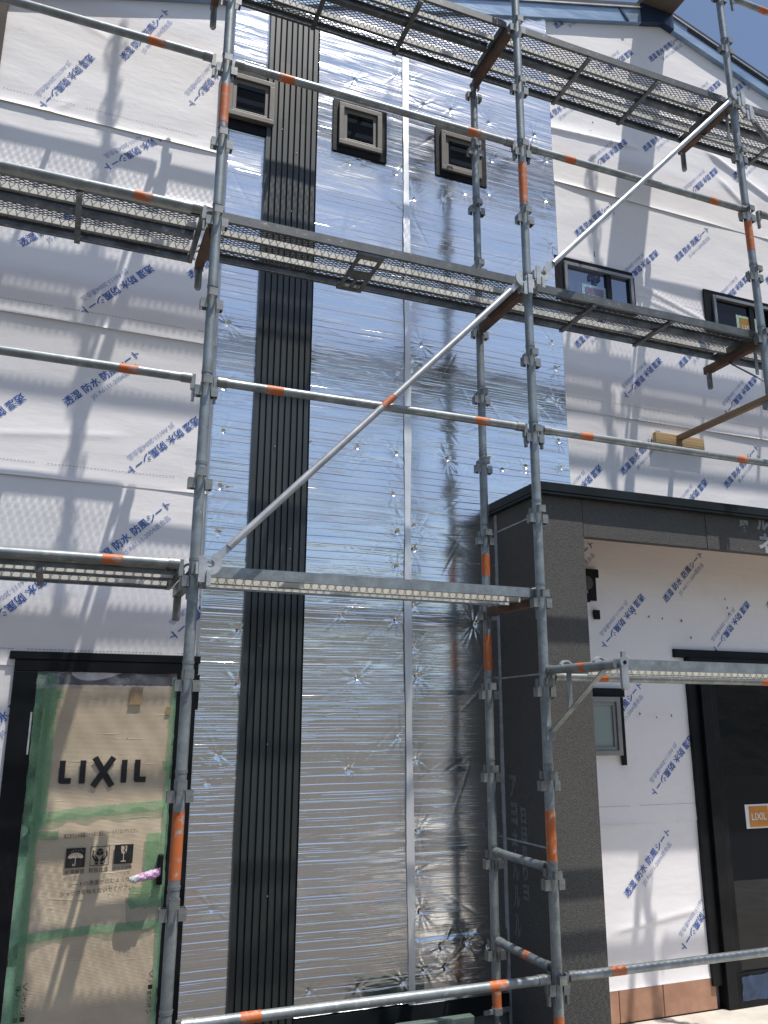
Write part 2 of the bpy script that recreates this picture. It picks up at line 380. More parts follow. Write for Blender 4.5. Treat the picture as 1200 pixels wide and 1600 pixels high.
# left of the foil (rolls from the ground up)
for zb, zt, lat, dash in ((-3.05, -1.18, lattice(-.87, -1.63, 2), -2.06), (-1.235, -.2, lattice(-.371, -.70, 2, .76, -.01), -1.155), (-.265, .70, lattice(-.60, .161, 2, .705, .02), -.185),
                          (.64, 1.61, lattice(-.915, 1.058, 2, .70, .02), .72), (1.545, 2.0, lattice(-.904, 1.985, 2), None)):
    housewrap(HX0, .212, zb, zt, lat[0], lat[1], dash=dash)
housewrap(HX0, .212, 1.94, 3.6, [(-.476, 2.446, 62)], [(-.663, 2.41, 61), (.17, 2.69, 62), (-.99, 3.02, 62)], dash=2.03)
# right of the foil
RX1 = 6.2
for zb, zt, lat, dash in ((-3.035, -2.05, lattice(2.851 - .921, -2.53, 5), -2.94), (-2.113, -1.15, lattice(2.715, -1.62, 5), -2.012), (-1.2, -.25, lattice(2.401, -.70, 5), None), (-.3, .66, lattice(2.122, .183, 5), -.2),
                          (.60, 1.56, lattice(2.721, 1.09, 5), .70), (1.51, 2.46, lattice(2.779, 2.0, 5), 1.6), (2.41, 3.36, lattice(2.557, 2.93, 5), None), (3.31, 4.6, lattice(2.7, 3.84, 4), None)):
    housewrap(2.568, RX1, zb, zt, lat[0], lat[1], dash=dash)
mb = MB(); mb.prism([(RX1 - .005, -3.035), (HX1, -3.035), (HX1, rake(HX1) - .01), (RX1 - .005, rake(RX1 - .005))], YW, YW + .029); hpart(mb.build('housewrap_sheet', M['wrap']))
# staple tears and marks in the housewrap
t = MB(); t.flat([(2.905, 1.835), (2.916, 1.835), (2.914, 1.885), (2.907, 1.885)], YW - .028)
for x, z in ((3.05, -.80), (3.16, -.815), (3.27, -.82), (3.43, -.83), (3.50, -.94), (3.83, -.66), (3.845, -.72), (3.85, -.76), (3.03, -1.45), (3.16, -1.47), (3.28, -1.46), (-.72, 2.32), (2.98, 3.02)):
    n = 7; pts = [(x + math.cos(2 * PI * k / n) * random.uniform(.004, .012), z + math.sin(2 * PI * k / n) * random.uniform(.004, .014)) for k in range(n)]
    t.flat(pts, YW - .026)
hpart(t.build('tear_marks', M['black_dot']))
mb = MB(); mb.bx(HX0 - .10, HX0, YW - .03, YW + HD, GROUND, rake(HX0) + .05); hpart(mb.build('corner_trim', M['trim_brown']))

# ---- foil insulation: two crinkled panels with dents, joined by a tape
CAM = np.array([-.5072, -3.6558, -1.4883]); F_, YAW, PITCH, ROLL = 1281.7, .3722, .2474, .0034
def cam_axes():
    cy, sy, cp, sp = math.cos(YAW), math.sin(YAW), math.cos(PITCH), math.sin(PITCH)
    f = np.array([sy * cp, cy * cp, sp]); r = np.array([cy, -sy, 0.]); u = np.cross(r, f); c, s = math.cos(ROLL), math.sin(ROLL)
    return c * r + s * u, -s * r + c * u, f
AX = cam_axes()
DENTS = [(1.64,.80,1.1),(1.51,1.48,.5),(1.55,.55,.9),(1.54,.41,.6),(1.33,.38,.6),(1.33,-.76,.8),(1.80,-.86,.9),(1.36,-.02,.7),(1.52,-.61,.7),(1.93,-.03,1.1)]
def px(x, y, a=1.0):
    d = AX[2] * F_ + (x - 600) * AX[0] - (y - 800) * AX[1]; t = (.85 - CAM[1]) / d[1]; p = CAM + d * t; return (p[0], p[2], a)
DENTS = [px(*q) for q in ((657,540,1.3),(638,475,.5),(643,563,.9),(641,580,.6),(620,585,.6),(618,710,1.0),(557,700,1.2),(484,693,.8),(698,718,1.7),(763,717,1.1),(783,735,1.1),(613,773,.9),(638,760,.6),
    (619,833,.9),(645,823,.6),(645,860,1.3),(618,887,.9),(533,963,1.5),(618,970,1.2),(645,947,.9),(645,1010,.6),(738,977,1.3),(557,1060,1.4),(650,1057,1.6),(622,1152,.8),(648,1187,.7),
    (543,1203,1.2),(651,1297,.9),(651,1360,.6),(655,1423,1.1),(688,1477,1.5),(725,1472,1.5),(757,1477,1.),(662,1512,1.2),(695,1510,1.4),(482,1547,1.4),(558,1543,1.2),(628,1533,1.1),(595,1570,1.),(523,1580,.8),(620,1567,.7),
    (552,127,1.),(660,165,1.2),(703,173,1.2),(762,193,1.1),(767,253,.9),(545,255,.8),(567,257,.8),(618,273,.8),(645,313,1.),(690,315,.8),(724,304,.7),(762,305,.8),(618,120,.8),(637,127,.8),
    (833,212,1.5),(852,252,1.1),(850,315,1.),(860,383,1.),(858,130,.8),(860,537,1.1),(866,577,1.4),(868,630,1.2),(872,690,1.2),(820,730,1.3),(875,732,1.),(840,640,.5),
    (355,507,1.1),(348,608,.9),(348,675,1.1),(343,762,1.1),(340,833,1.2),(372,985,.9),(340,1180,1.1),(323,1223,1.1),(330,1420,.8),(370,1070,.8))]
def foil_panel(x0, x1, zb, ztf, name='foil_insulation'):
    step = .0065; nx = int((x1 - x0) / step); zt = 4.0; nz = int((zt - zb) / step)
    xs = np.linspace(x0, x1, nx + 1); zs = np.linspace(zb, zt, nz + 1); X, Z = np.meshgrid(xs, zs)
    top = ztf(X); Z = np.minimum(Z, top)
    D = .0022 * np.sin(2.3 * Z + 1.1 * X + x0) + .0016 * np.sin(5.9 * Z - 1.9 * X) + .0009 * np.sin(11 * Z + 2 * np.sin(3 * X))
    rs = np.random.RandomState(3)
    for k in range(90):       # short diagonal scuffs and creases
        cx, cz = rs.uniform(x0, x1), rs.uniform(zb, 3.2); an = rs.uniform(-1.2, 1.2); L = rs.uniform(.04, .16)
        dx, dz = X - cx, Z - cz; u = dx * math.cos(an) + dz * math.sin(an); w = -dx * math.sin(an) + dz * math.cos(an)
        D += rs.choice([-1, 1]) * .0011 * np.exp(-(u / L) ** 2 - (w / .008) ** 2)
    for cx, cz, a in DENTS:
        if not (x0 - .1 < cx < x1 + .1): continue
        dx, dz = X - cx, Z - cz; r = np.hypot(dx, dz); near = r < .16
        th = np.arctan2(dz[near], dx[near]); rr = r[near]; ph = rs.uniform(0, 6.28); n1 = rs.randint(7, 12)
        star = (np.abs(np.cos(n1 * .5 * th + ph)) ** 9 + .7 * np.abs(np.cos((n1 + 3) * .5 * th - ph)) ** 11) * (.55 + .45 * np.sin(2 * th + 3 * ph)) * (1 + .35 * np.sin(70 * rr + ph))
        D[near] += a * (-.007 * np.exp(-(rr / .011) ** 2) - .0042 * np.exp(-rr / .042) + .0058 * star * np.exp(-rr / .046) * (1 - np.exp(-(rr / .01) ** 2)))
    if x0 > 1.3: D += .009 / (1 + np.exp((Z + 2.655 - .03 * (X - 1.43)) / .004)) * np.clip((X - 1.43) / .02, 0, 1) * np.clip((Z + 2.9) / .15, 0, 1)
    Y = YW - .026 - D
    vs = np.stack([X, Y, Z], -1).reshape(-1, 3); W = nx + 1
    i, j = np.meshgrid(np.arange(nx), np.arange(nz)); a0 = (j * W + i).ravel()
    fs = np.stack([a0, a0 + 1, a0 + W + 1, a0 + W], 1)
    keep = (Z[1:, 1:] - Z[:-1, :-1]).ravel() > 1e-4; fs = fs[keep]
    n0 = len(vs); back = vs.copy(); back[:, 1] = YW - .001 + .0015 * rs.rand(n0)
    col0 = np.arange(nz + 1) * W; coln = col0 + nx; row = np.arange(nx + 1)
    ids = np.concatenate([col0, coln, row]); vs = np.concatenate([vs, back[ids]]); ex = []
    for base, arr in ((n0, col0), (n0 + nz + 1, coln), (n0 + 2 * (nz + 1), row)):
        for k in range(len(arr) - 1):
            if abs(vs[arr[k]] - vs[arr[k + 1]]).max() > 1e-4: ex.append((arr[k], arr[k + 1], base + k + 1, base + k))
    fs = np.concatenate([fs, np.array(ex)])
    me = bpy.data.meshes.new(name); me.from_pydata(vs.tolist(), [], fs.tolist()); me.materials.append(M['foil'])
    me.polygons.foreach_set('use_smooth', [True] * len(me.polygons)); me.update()
    o = bpy.data.objects.new(name, me); C.objects.link(o); return hpart(o)
ftop = lambda X: rake(3.755) - .316 * np.abs(X - 3.755) + .005
foil_panel(.185, 1.40, -2.955, ftop); foil_panel(1.403, 2.595, -2.965, ftop)
mb = MB(); n = 160
zs = np.linspace(-2.96, 3.52, n); vs = []
for k, z in enumerate(zs):
    w = .0215 + .003 * math.sin(z * 5) + random.uniform(-.001, .001); c = 1.398 + .012 * (1 - (z + 2.96) / 6.5) ** 3 + .003 * math.sin(1.7 * z) + random.uniform(-.0006, .0006)
    yy = YW - .0345 - .003 * math.sin(9 * z) * random.random()
    vs += [(c - w, yy, z), (c, yy - .001, z), (c + w, yy, z)]
mb.add(vs, [(3 * k + i, 3 * k + i + 1, 3 * k + 4 + i, 3 * k + 3 + i) for k in range(n - 1) for i in (0, 1)], True)
hpart(mb.build('joint_tape', M['foil_tape']))
# ---- dark ribbed metal siding
mb = MB(); sx0, sx1 = .418, .757; nr = 9; p = (sx1 - sx0) / nr; prof = [(sx0, YW - .0)]
for k in range(nr):
    a = sx0 + k * p
    prof += [(a + .001, YW - .054), (a + p * .70, YW - .054), (a + p * .76, YW - .040), (a + p * .93, YW - .040)]
prof += [(sx1, YW - .054), (sx1 + .003, YW - .0)]
zt_ = 3.16; m_ = len(prof); vs = []
NZ = 14
for k in range(NZ + 1):
    z = -3.0 + (zt_ + 3.0) * k / NZ
    vs += [(x + .0012 * math.sin(k * 1.7 + x * 30), y + .0016 * math.sin(k * 2.1 + x * 22), z) for x, y in prof]
mb.add(vs, [(k * m_ + i, k * m_ + i + 1, (k + 1) * m_ + i + 1, (k + 1) * m_ + i) for k in range(NZ) for i in range(m_ - 1)])
mb.add([(x, y, zt_) for x, y in prof], [tuple(range(m_))])
sd = hpart(mb.build('metal_siding', M['siding']))
mb = MB()
for x, z in ((.52, 2.2), (.62, 2.05), (.60, 1.62), (.55, .05), (.66, -.55), (.57, -1.62), (.60, -2.37), (.51, -1.1)):
    mb.tube((x, YW - .058, z), (x, YW - .053, z), .0035, 8)
o = mb.build('screw', M['chrome']); o.parent = sd
# ---- base flashing, foundation faces
mb = MB(); mb.prism([(-.2, -2.965), (2.0, -2.965), (2.0, -3.06), (-.2, -3.06)], YW - .03, YW + .02); hpart(mb.build('base_flashing', M['cap']))
mb = MB()
xs_ = [2.31, 2.93, 3.23, 3.47]
for a, b in ((2.31, 2.745), (2.75, 3.065), (3.07, 3.468)): mb.bx(a, b, YW - .012, YW + .02, -3.21, -3.035)
hpart(bevel(mb.build('foundation_tiles', M['tile']), .003))

# ---- windows
def square_window(x0, z0, w, h, proj, tape=None, glassmat='glass'):
    y0 = YW - proj; fr = .034; mb = MB()
    for a, b, c, d in ((x0, x0 + w, z0, z0 + fr), (x0, x0 + w, z0 + h - fr, z0 + h), (x0, x0 + fr, z0 + fr, z0 + h - fr), (x0 + w - fr, x0 + w, z0 + fr, z0 + h - fr)): mb.bx(a, b, y0, YW + .02, c, d)
    i0 = fr + .001; s2 = .026   # inner sash, set back
    for a, b, c, d in ((i0, w - i0, i0, i0 + s2), (i0, w - i0, h - i0 - s2, h - i0), (i0, i0 + s2, i0 + s2, h - i0 - s2), (w - i0 - s2, w - i0, i0 + s2, h - i0 - s2)): mb.bx(x0 + a, x0 + b, y0 + .016, YW + .018, z0 + c, z0 + d)
    win = hpart(bevel(mb.build('window', M['taupe']), .0025))
    g = MB(); q = i0 + s2 - .002; g.bx(x0 + q, x0 + w - q, y0 + .020, y0 + .026, z0 + q, z0 + h - q); g.build('pane', M[glassmat], win)
    if tape:
        tx0, tx1, tz0, tz1, r = tape; t = MB()
        for poly in ([(tx0, tz1 - r[3]), (tx1, tz1 - r[3]), (tx1, tz1), (tx0, tz1)], [(tx0, tz0), (tx1, tz0), (tx1 - .004, tz0 + r[1]), (tx0, tz0 + r[1])],
                     [(tx0, tz0 + r[1]), (tx0 + r[0], tz0 + r[1]), (tx0 + r[0], tz1 - r[3]), (tx0, tz1 - r[3])], [(tx1 - r[2], tz0 + r[1]), (tx1, tz0 + r[1]), (tx1, tz1 - r[3]), (tx1 - r[2], tz1 - r[3])]): t.prism(poly, YW - .039, YW - .015)
        t.build('flashing_tape', M['black_tape'], win)
    return win
square_window(.155, 2.20, .305, .315, .078, (.13, .47, 2.13, 2.575, (.03, .08, .012, .06)))
square_window(.905, 2.215, .307, .322, .058, (.868, 1.252, 2.165, 2.565, (.045, .06, .045, .03)))
square_window(1.658, 2.225, .313, .315, .058, (1.622, 2.018, 2.18, 2.575, (.045, .055, .05, .035)))
def letters(name, s, x, z, length, y, mat, parent, off=.03, height=None):
    t = MB(); put_text(t, s, (x, z), 0, length, y, off, height=height); return t.build(name, mat, parent)
def wide_window(x0, x1, z0, z1, gl, sticker, edge, slide=True):
    y0 = YW - .045; mb = MB(); fr = .026
    for a, b, c, d in ((x0, x1, z0, z0 + fr), (x0, x1, z1 - fr, z1), (x0, x0 + fr, z0 + fr, z1 - fr), (x1 - fr, x1, z0 + fr, z1 - fr)): mb.bx(a, b, y0, YW + .02, c, d)
    win = hpart(bevel(mb.build('window', M['alu_frame']), .002))
    m2 = MB(); xm = x0 + (x1 - x0) * .64; m2.bx(xm - .018, xm + .026, y0 + .014, YW + .01, z0 + fr, z1 - fr)
    m2.build('mullion', M['black_frame'], win)
    for a, b in ((x0 + fr, x0 + fr + .014), (x1 - fr - .014, x1 - fr)): m3 = MB(); m3.bx(a, b, y0 + .020, YW + .01, z0 + fr, z1 - fr); m3.build('sash', M['black_frame'], win)
    g = MB(); g.bx(x0 + fr, x1 - fr, y0 + .030, y0 + .036, z0 + fr, z1 - fr); g.build('pane', M[gl], win)
    t = MB(); e = .03
    for a, b, c, d in ((x0 - .075, x1 + .008, z1 + .001, z1 + .04), (x0 - .075, x0 - .001, z0 - .05, z1), (x1 + .001, x1 + .022, z0 - .05, z1), (x0 - .001, x1 + .001, z0 - .05, z0 - .001)): t.bx(a, b, YW - .028, YW - .015, c, d)
    t.build('flashing_tape', M['black_tape'], win)
    sxa, sxb, sz = sticker[:3]; sm = sticker[3]; s = MB(); s.mi = 1; s.bx(sxa, sxb, y0 + .0275, y0 + .0295, sz - .21, sz)
    s.mi = 0; s.bx(sxa + .028, sxb - .022, y0 + .0255, y0 + .0270, sz - .185, sz - .022); st = s.build('sticker', [M[sm], M[edge]], win)
    L = (sxb - sxa); letters('lettering', 'LIXIL', sxa + L * .25, sz - .115, L * .52, y0 + .0245, M['white'], win, .008)
    return win
wide_window(2.632, 3.235, 1.47, 1.735, 'glass_blue', (2.79, 3.0, 1.60, 'sticker_mauve'), 'pale_blue')
wide_window(3.995, 4.60, 1.47, 1.745, 'glass', (4.235, 4.445, 1.63, 'sticker_brown'), 'pale_green')
# small frosted window beside the porch pier
x0, x1, z0, z1 = 2.56, 2.868, -1.705, -1.345; y0 = YW - .045; mb = MB(); fr = .03
for a, b, c, d in ((x0, x1, z0, z0 + fr), (x0, x1, z1 - fr, z1), (x0, x0 + fr, z0 + fr, z1 - fr), (x1 - fr, x1, z0 + fr, z1 - fr)): mb.bx(a, b, y0, YW + .02, c, d)
for a, b, c, d in ((x0 + fr, x1 - fr, z0 + fr, z0 + fr + .022), (x0 + fr, x1 - fr, z1 - fr - .022, z1 - fr), (x1 - fr - .022, x1 - fr, z0 + fr + .022, z1 - fr - .022)): mb.bx(a, b, y0 + .013, YW + .018, c, d)
fw = hpart(bevel(mb.build('window', M['alu_frame']), .002)); g = MB(); g.bx(x0 + fr, x1 - fr - .02, y0 + .026, y0 + .032, z0 + fr + .02, z1 - fr - .02); g.build('pane', M['frost'], fw)
t = MB(); t.bx(x0 - .05, x1 + .05, YW - .028, YW - .014, z1 + .001, z1 + .055); t.bx(x1 + .002, x1 + .035, YW - .028, YW - .014, z0 - .06, z1); t.build('flashing_tape', M['black_tape'], fw)
# vent pipe with black tape by the pier
mb = MB(); mb.tube((2.66, YW - .06, -.62), (2.66, YW + .01, -.62), .045, 28); vp = hpart(mb.build('vent_pipe', variation('grey_plastic_pipe', (.05, .052, .045), (.09, .092, .08), 9, .5)))
t = MB(); t.bx(2.60, 2.775, YW - .026, YW - .0145, -.575, -.52); t.bx(2.70, 2.75, YW - .026, YW - .0145, -.73, -.5755); t.bx(2.60, 2.699, YW - .026, YW - .0145, -.74, -.685); t.bx(2.722, 2.768, YW - .026, YW - .0145, -.85, -.79)
t.build('flashing_tape', M['black_tape'], vp)

# ---- entrance door wrapped in cardboard
dx0, dx1 = -.725, .185
mb = MB(); yf = YW - .024
mb.bx(-.735, .198, yf - .004, YW, -1.205, -1.165)                    # tape strip across the head
mb.bx(-.708, .19, yf - .001, YW, -1.262, -1.2055)
mb.bx(-.708, -.60, yf, YW, -3.1, -1.2625); mb.bx(.085, .20, yf, YW, -3.1, -1.2625)
door = hpart(bevel(mb.build('entrance_door', M['black_frame']), .003))
mb = MB(); mb.bx(-.5995, .0845, YW - .004, YW + .02, -3.1, -1.263); mb.build('door_leaf', M['black_tape'], door)
mb = MB(); mb.bx(-.612, -.604, yf - .006, yf + .001, -1.66, -1.46); mb.build('hinge', M['rail_plastic'], door)
def crumple(x0, x1, z0, z1, y, amp, name, mat, parent, seed=0, nx=None, nz=None, edge=0.0, fx=23, fz=15):
    nx = nx or max(2, int(abs(x1 - x0) / .012)); nz = nz or max(2, int(abs(z1 - z0) / .012)); rs = np.random.RandomState(seed)
    a, b, c, d = rs.uniform(0, 6, 4); vs = []
    for j in range(nz + 1):
        for i in range(nx + 1):
            u, v = i / nx, j / nz; x = x0 + (x1 - x0) * u; z = z0 + (z1 - z0) * v
            if edge:
                if i in (0, nx): x += rs.uniform(-edge, edge)
                if j in (0, nz): z += rs.uniform(-edge, edge)
            dd = math.sin(fx * x + a + 2 * math.sin(9 * z)) * .5 + math.sin(fz * z + b + 1.5 * math.sin(14 * x)) * .5 + math.sin(51 * x + 40 * z + c) * .25
            vs.append((x, y - amp * (dd + 1.2) * .5, z))
    mb = MB(); W = nx + 1; mb.add(vs, [(j * W + i, j * W + i + 1, (j + 1) * W + i + 1, (j + 1) * W + i) for j in range(nz) for i in range(nx)], True)
    return mb.build(name, mat, parent)
crumple(-.56, .075, -3.1, -1.325, YW - .006, .006, 'cardboard_cover', M['card'], door, 1, 40, 90, .002, 7, 11)
crumple(-.60, .08, -1.345, -1.262, YW - .016, .012, 'clear_film', M['clear_film'], door, 2, 40, 10, .004, 31, 40)
YT = YW - .0155
for k, (x0, x1, z0, z1, m_, s) in enumerate(((-.598, -.525, -3.1, -1.275, 'green_film', 3), (-.545, -.495, -2.0, -1.27, 'green_film2', 4), (.058, .083, -3.1, -1.275, 'green_film2', 5), (.036, .06, -1.75, -1.70, 'green_film2', 11),
        (-.500, -.465, -1.395, -1.355, 'green_film2', 13))):
    crumple(x0, x1, z0, z1, YT - .001 * k, .006, 'green_tape', M[m_], door, s, None, 60 if z1 - z0 > .5 else 6, .003)
def band(pts, w, y, name, mat, parent, seed):
    rs = np.random.RandomState(seed); n = 60; vs = []
    for k in range(n + 1):
        t = k / n; x = pts[0][0] + (pts[1][0] - pts[0][0]) * t; z = pts[0][1] + (pts[1][1] - pts[0][1]) * t + .006 * math.sin(5 * t) 
        yy = y - .003 * (1 + math.sin(40 * x + seed)); vs += [(x, yy, z - w / 2 + rs.uniform(-.002, .002)), (x, yy - .0015, z), (x, yy, z + w / 2 + rs.uniform(-.002, .002))]
    mb = MB(); mb.add(vs, [(3 * k + i, 3 * k + 3 + i, 3 * k + 4 + i, 3 * k + 1 + i) for k in range(n) for i in (0, 1)], True); return mb.build(name, mat, parent)
band([(-.57, -1.965), (.075, -1.905)], .05, YW - .0165, 'green_tape', M['green_film2'], door, 1)
band([(-.57, -2.49), (.075, -2.455)], .04, YW - .0165, 'green_tape', M['green_film2'], door, 2)
band([(-.565, -2.045), (-.43, -2.03)], .04, YW - .018, 'green_tape', M['green_film2'], door, 4)
crumple(-.02, .055, -2.30, -2.045, YW - .017, .008, 'green_tape', M['green_film'], door, 6, 8, 24, .004)
crumple(-.085, .06, -2.385, -2.29, YW - .0172, .010, 'green_tape', M['green_film2'], door, 7, 14, 10, .008)
crumple(-.15, -.085, -1.42, -1.33, YW - .0165, .006, 'packing_tape', M['kraft'], door, 8, 8, 8, .004)
crumple(.035, .058, -1.47, -1.43, YW - .0165, .003, 'packing_tape', M['kraft'], door, 9, 3, 4, .002)
mb = MB(); mb.prism([(-.095, -2.335), (-.03, -2.38), (.06, -2.36), (.062, -2.45), (.03, -2.48), (-.01, -2.485), (-.08, -2.455)], YW - .0165, YW - .0158); mb.build('torn_patch', M['card_light'], door)
# print on the cardboard
YP = YW - .0172; t = MB()
def P2(x, y): return (-.4555 + (x - 110) * .000516, -1.6915 - (y - 160) * .00052)     # artwork coordinates to the door
def strokes(mb, polys, y): 
    for q in polys: mb.flat(q, y)
def ell(x0, y0):   # letter L with a rounded heel
    pts = [(x0, 160), (x0 + 53, 160), (x0 + 53, 318), (x0 + 112, 318), (x0 + 112, 370), (x0 + 28, 370)]
    pts += [(x0 + 28 - 28 * math.sin(a), 342 + 28 * math.cos(a)) for a in (.4, .8, 1.2, 1.57)]
    return [P2(*p) for p in pts]
strokes(t, [ell(110, 0), [P2(*p) for p in ((295, 160), (348, 160), (348, 370), (295, 370))], [P2(*p) for p in ((400, 150), (448, 120), (622, 385), (574, 415))],
            [P2(*p) for p in ((676, 160), (729, 160), (729, 370), (676, 370))], ell(800, 0)], YP)
strokes(t, [[P2(*p) for p in ((574, 120), (622, 150), (448, 415), (400, 385))]], YP - .0004)
put_text(t, "竣工までこの保護シート及び養生シートを外さないでください。", (-.405, -2.052), 2.4, .348, YP, 0.0, height=.022)
put_text(t, "水濡厳禁", (-.388, -2.215), 1, .09, YP); put_text(t, "取扱注意", (-.279, -2.212), 1, .09, YP); put_text(t, "ガラス注意", (-.168, -2.208), 1, .09, YP)
put_text(t, "シートの表面が凹むような", (-.365, -2.272), 2.2, .282, YP); put_text(t, "ショックを与えないでください。", (-.40, -2.312), 2.2, .345, YP)
for x, z, s in ((-.522, -2.70, "くださいに■養生"), (-.552, -2.70, "■ください■注意"), (.038, -2.70, "く・■外さない")):
    for k, ch in enumerate(s): put_text(t, ch, (x + (.006 if ch == '・' else 0), z - .026 * k), 0, .02 if ch != '・' else .006, YP)
def sq(x0, z0, s, y): t.flat([(x0, z0), (x0 + s, z0), (x0 + s, z0 + s), (x0, z0 + s)], y)
sq(-.388, -2.186, .088, YP); sq(-.165, -2.180, .088, YP)
bx0, bz0, bs = -.277, -2.183, .088
for a, b, c, d in ((0, 1, 0, .03), (0, 1, .97, 1), (0, .03, .03, .97), (.97, 1, .03, .97)): t.flat([(bx0 + bs * p, bz0 + bs * q) for p, q in ((a, c), (b, c), (b, d), (a, d))], YP)
hands = [[(.5, .9), (.68, .81), (.5, .72), (.32, .81)], [(.32, .78), (.49, .69), (.49, .5), (.32, .58)], [(.68, .78), (.51, .69), (.51, .5), (.68, .58)],
         [(.28, .06), (.45, .06), (.45, .16), (.28, .16)], [(.55, .06), (.72, .06), (.72, .16), (.55, .16)]]
lh = [(.28, .19), (.45, .19), (.46, .30), (.40, .42), (.25, .55), (.22, .53), (.33, .40), (.28, .37), (.17, .52), (.18, .78), (.12, .78), (.10, .50)]
hands += [lh, [(1 - x, z) for x, z in reversed(lh)]]
for q in hands: t.flat([(bx0 + bs * x, bz0 + bs * z) for x, z in q], YP)
lt = t.build('lettering', M['black_ink'], door)
t = MB(); u0, w0 = -.388, -2.186      # umbrella and glass, light on black
um = [(.10, .50)] + [(.5 - .4 * math.cos(a), .50 + .27 * math.sin(a)) for a in np.linspace(.15, PI - .15, 14)] + [(.90, .50), (.77, .46), (.63, .50), (.5, .46), (.37, .50), (.23, .46)]
t.flat([(u0 + .088 * x, w0 + .088 * z) for x, z in um], YP - .0006)
for q in ([(.48, .46), (.52, .46), (.52, .14), (.48, .14)], [(.36, .14), (.52, .14), (.50, .09), (.38, .09)], [(.36, .2), (.40, .2), (.40, .12), (.36, .12)]): t.flat([(u0 + .088 * x, w0 + .088 * z) for x, z in q], YP - .0009)
for x, z in ((.35, .86), (.48, .9), (.62, .86), (.75, .9), (.28, .8), (.85, .82)): t.flat([(u0 + .088 * (x + a), w0 + .088 * (z + b)) for a, b in ((-.015, -.03), (.02, -.03), (.03, .03), (0, .03))], YP - .0006)
g0, h0 = -.165, -2.180
gl = [(.34, .93), (.47, .93), (.55, .80), (.46, .70), (.56, .60), (.52, .48), (.52, .18), (.64, .14), (.64, .10), (.36, .10), (.36, .14), (.48, .18), (.48, .48), (.38, .56), (.34, .70)]
t.flat([(g0 + .088 * x, h0 + .088 * z) for x, z in gl], YP - .0006); t.flat([(g0 + .088 * x, h0 + .088 * z) for x, z in ((.54, .93), (.66, .93), (.66, .68), (.62, .56), (.58, .52), (.62, .62), (.53, .70), (.61, .80))], YP - .0006)
t.build('care_symbol', M['card_light'], door)
# lever handle wrapped in pink bubble film, with its dark backplate
mb = MB(); mb.bx(.043, .070, YW - .045, YW - .012, -2.285, -2.145); hp = bevel(mb.build('handle_plate', M['black_frame'], door), .006)
mb = MB(); pts = [Vector((.055, YW - .05, -2.222)), Vector((.03, YW - .085, -2.224)), Vector((-.02, YW - .09, -2.232)), Vector((-.075, YW - .085, -2.245)), Vector((-.092, YW - .083, -2.243))]
rs = [.017, .021, .019, .016, .008]; seg = 14; vs = []
fine = []; 
for a in range(len(pts) - 1):
    for k in range(6): fine.append((pts[a].lerp(pts[a + 1], k / 6), rs[a] + (rs[a + 1] - rs[a]) * k / 6))
fine.append((pts[-1], rs[-1]))
for i, (p, r) in enumerate(fine):
    for k in range(seg): 
        rr = r * (1 + .13 * math.sin(3 * k + i * 1.3) + .06 * random.random()); an = 2 * PI * k / seg; vs.append(p + Vector((0, math.cos(an) * rr, math.sin(an) * rr)))
mb.mi = 0; n_ = len(fine)
fs = [(i * seg + k, i * seg + (k + 1) % seg, (i + 1) * seg + (k + 1) % seg, (i + 1) * seg + k) for i in range(n_ - 1) for k in range(seg)]
mb.add(vs, fs, True); mb.f += [tuple(range(seg)), tuple((n_ - 1) * seg + k for k in range(seg))]; mb.m += [0, 0]; mb.sm += [False, False]
for q in range(len(mb.m)):
    if q // seg > 15: mb.m[q] = 1
mb.build('handle', [M['pink'], M['white']], door)

# ---- sliding glass door on the right
mb = MB(); y0 = YW - .06
mb.bx(3.345, 5.4, YW - .028, YW, -1.078, -1.022)                     # tape over the head
mb.bx(3.435, 5.3, y0, YW + .02, -1.20, -1.079); mb.bx(3.435, 3.515, YW - .03, YW + .02, -3.08, -1.2005); mb.bx(3.5155, 3.60, y0, YW + .02, -3.25, -1.2005); mb.bx(5.2, 5.3, y0, YW + .02, -3.25, -1.2005)
mb.bx(3.6005, 5.199, y0, YW + .02, -3.25, -3.02)
sd_ = hpart(bevel(mb.build('sliding_door', M['black_frame']), .003))
mb = MB(); mb.bx(3.6005, 3.655, y0 + .015, YW + .01, -3.02, -1.2005); mb.build('sash', M['black_tape'], sd_)
mb = MB(); mb.bx(3.655, 5.199, y0 + .028, y0 + .034, -3.019, -1.2005); mb.build('pane', M['glass'], sd_)
s = MB(); s.mi = 1; s.bx(3.815, 4.035, y0 + .0245, y0 + .0265, -2.18, -2.03); s.mi = 0; s.bx(3.845, 4.01, y0 + .0225, y0 + .024, -2.172, -2.042); s.build('sticker', [M['sticker_orange'], M['white']], sd_)
letters('lettering', 'LIXIL', 3.863, -2.128, .128, y0 + .0215, M['white'], sd_, .01, .045)
crumple(3.62, 5.19, -3.17, -3.03, y0 - .003, .012, 'blue_film', M['blue_film'], sd_, 14, 70, 12, .004, 19, 26)

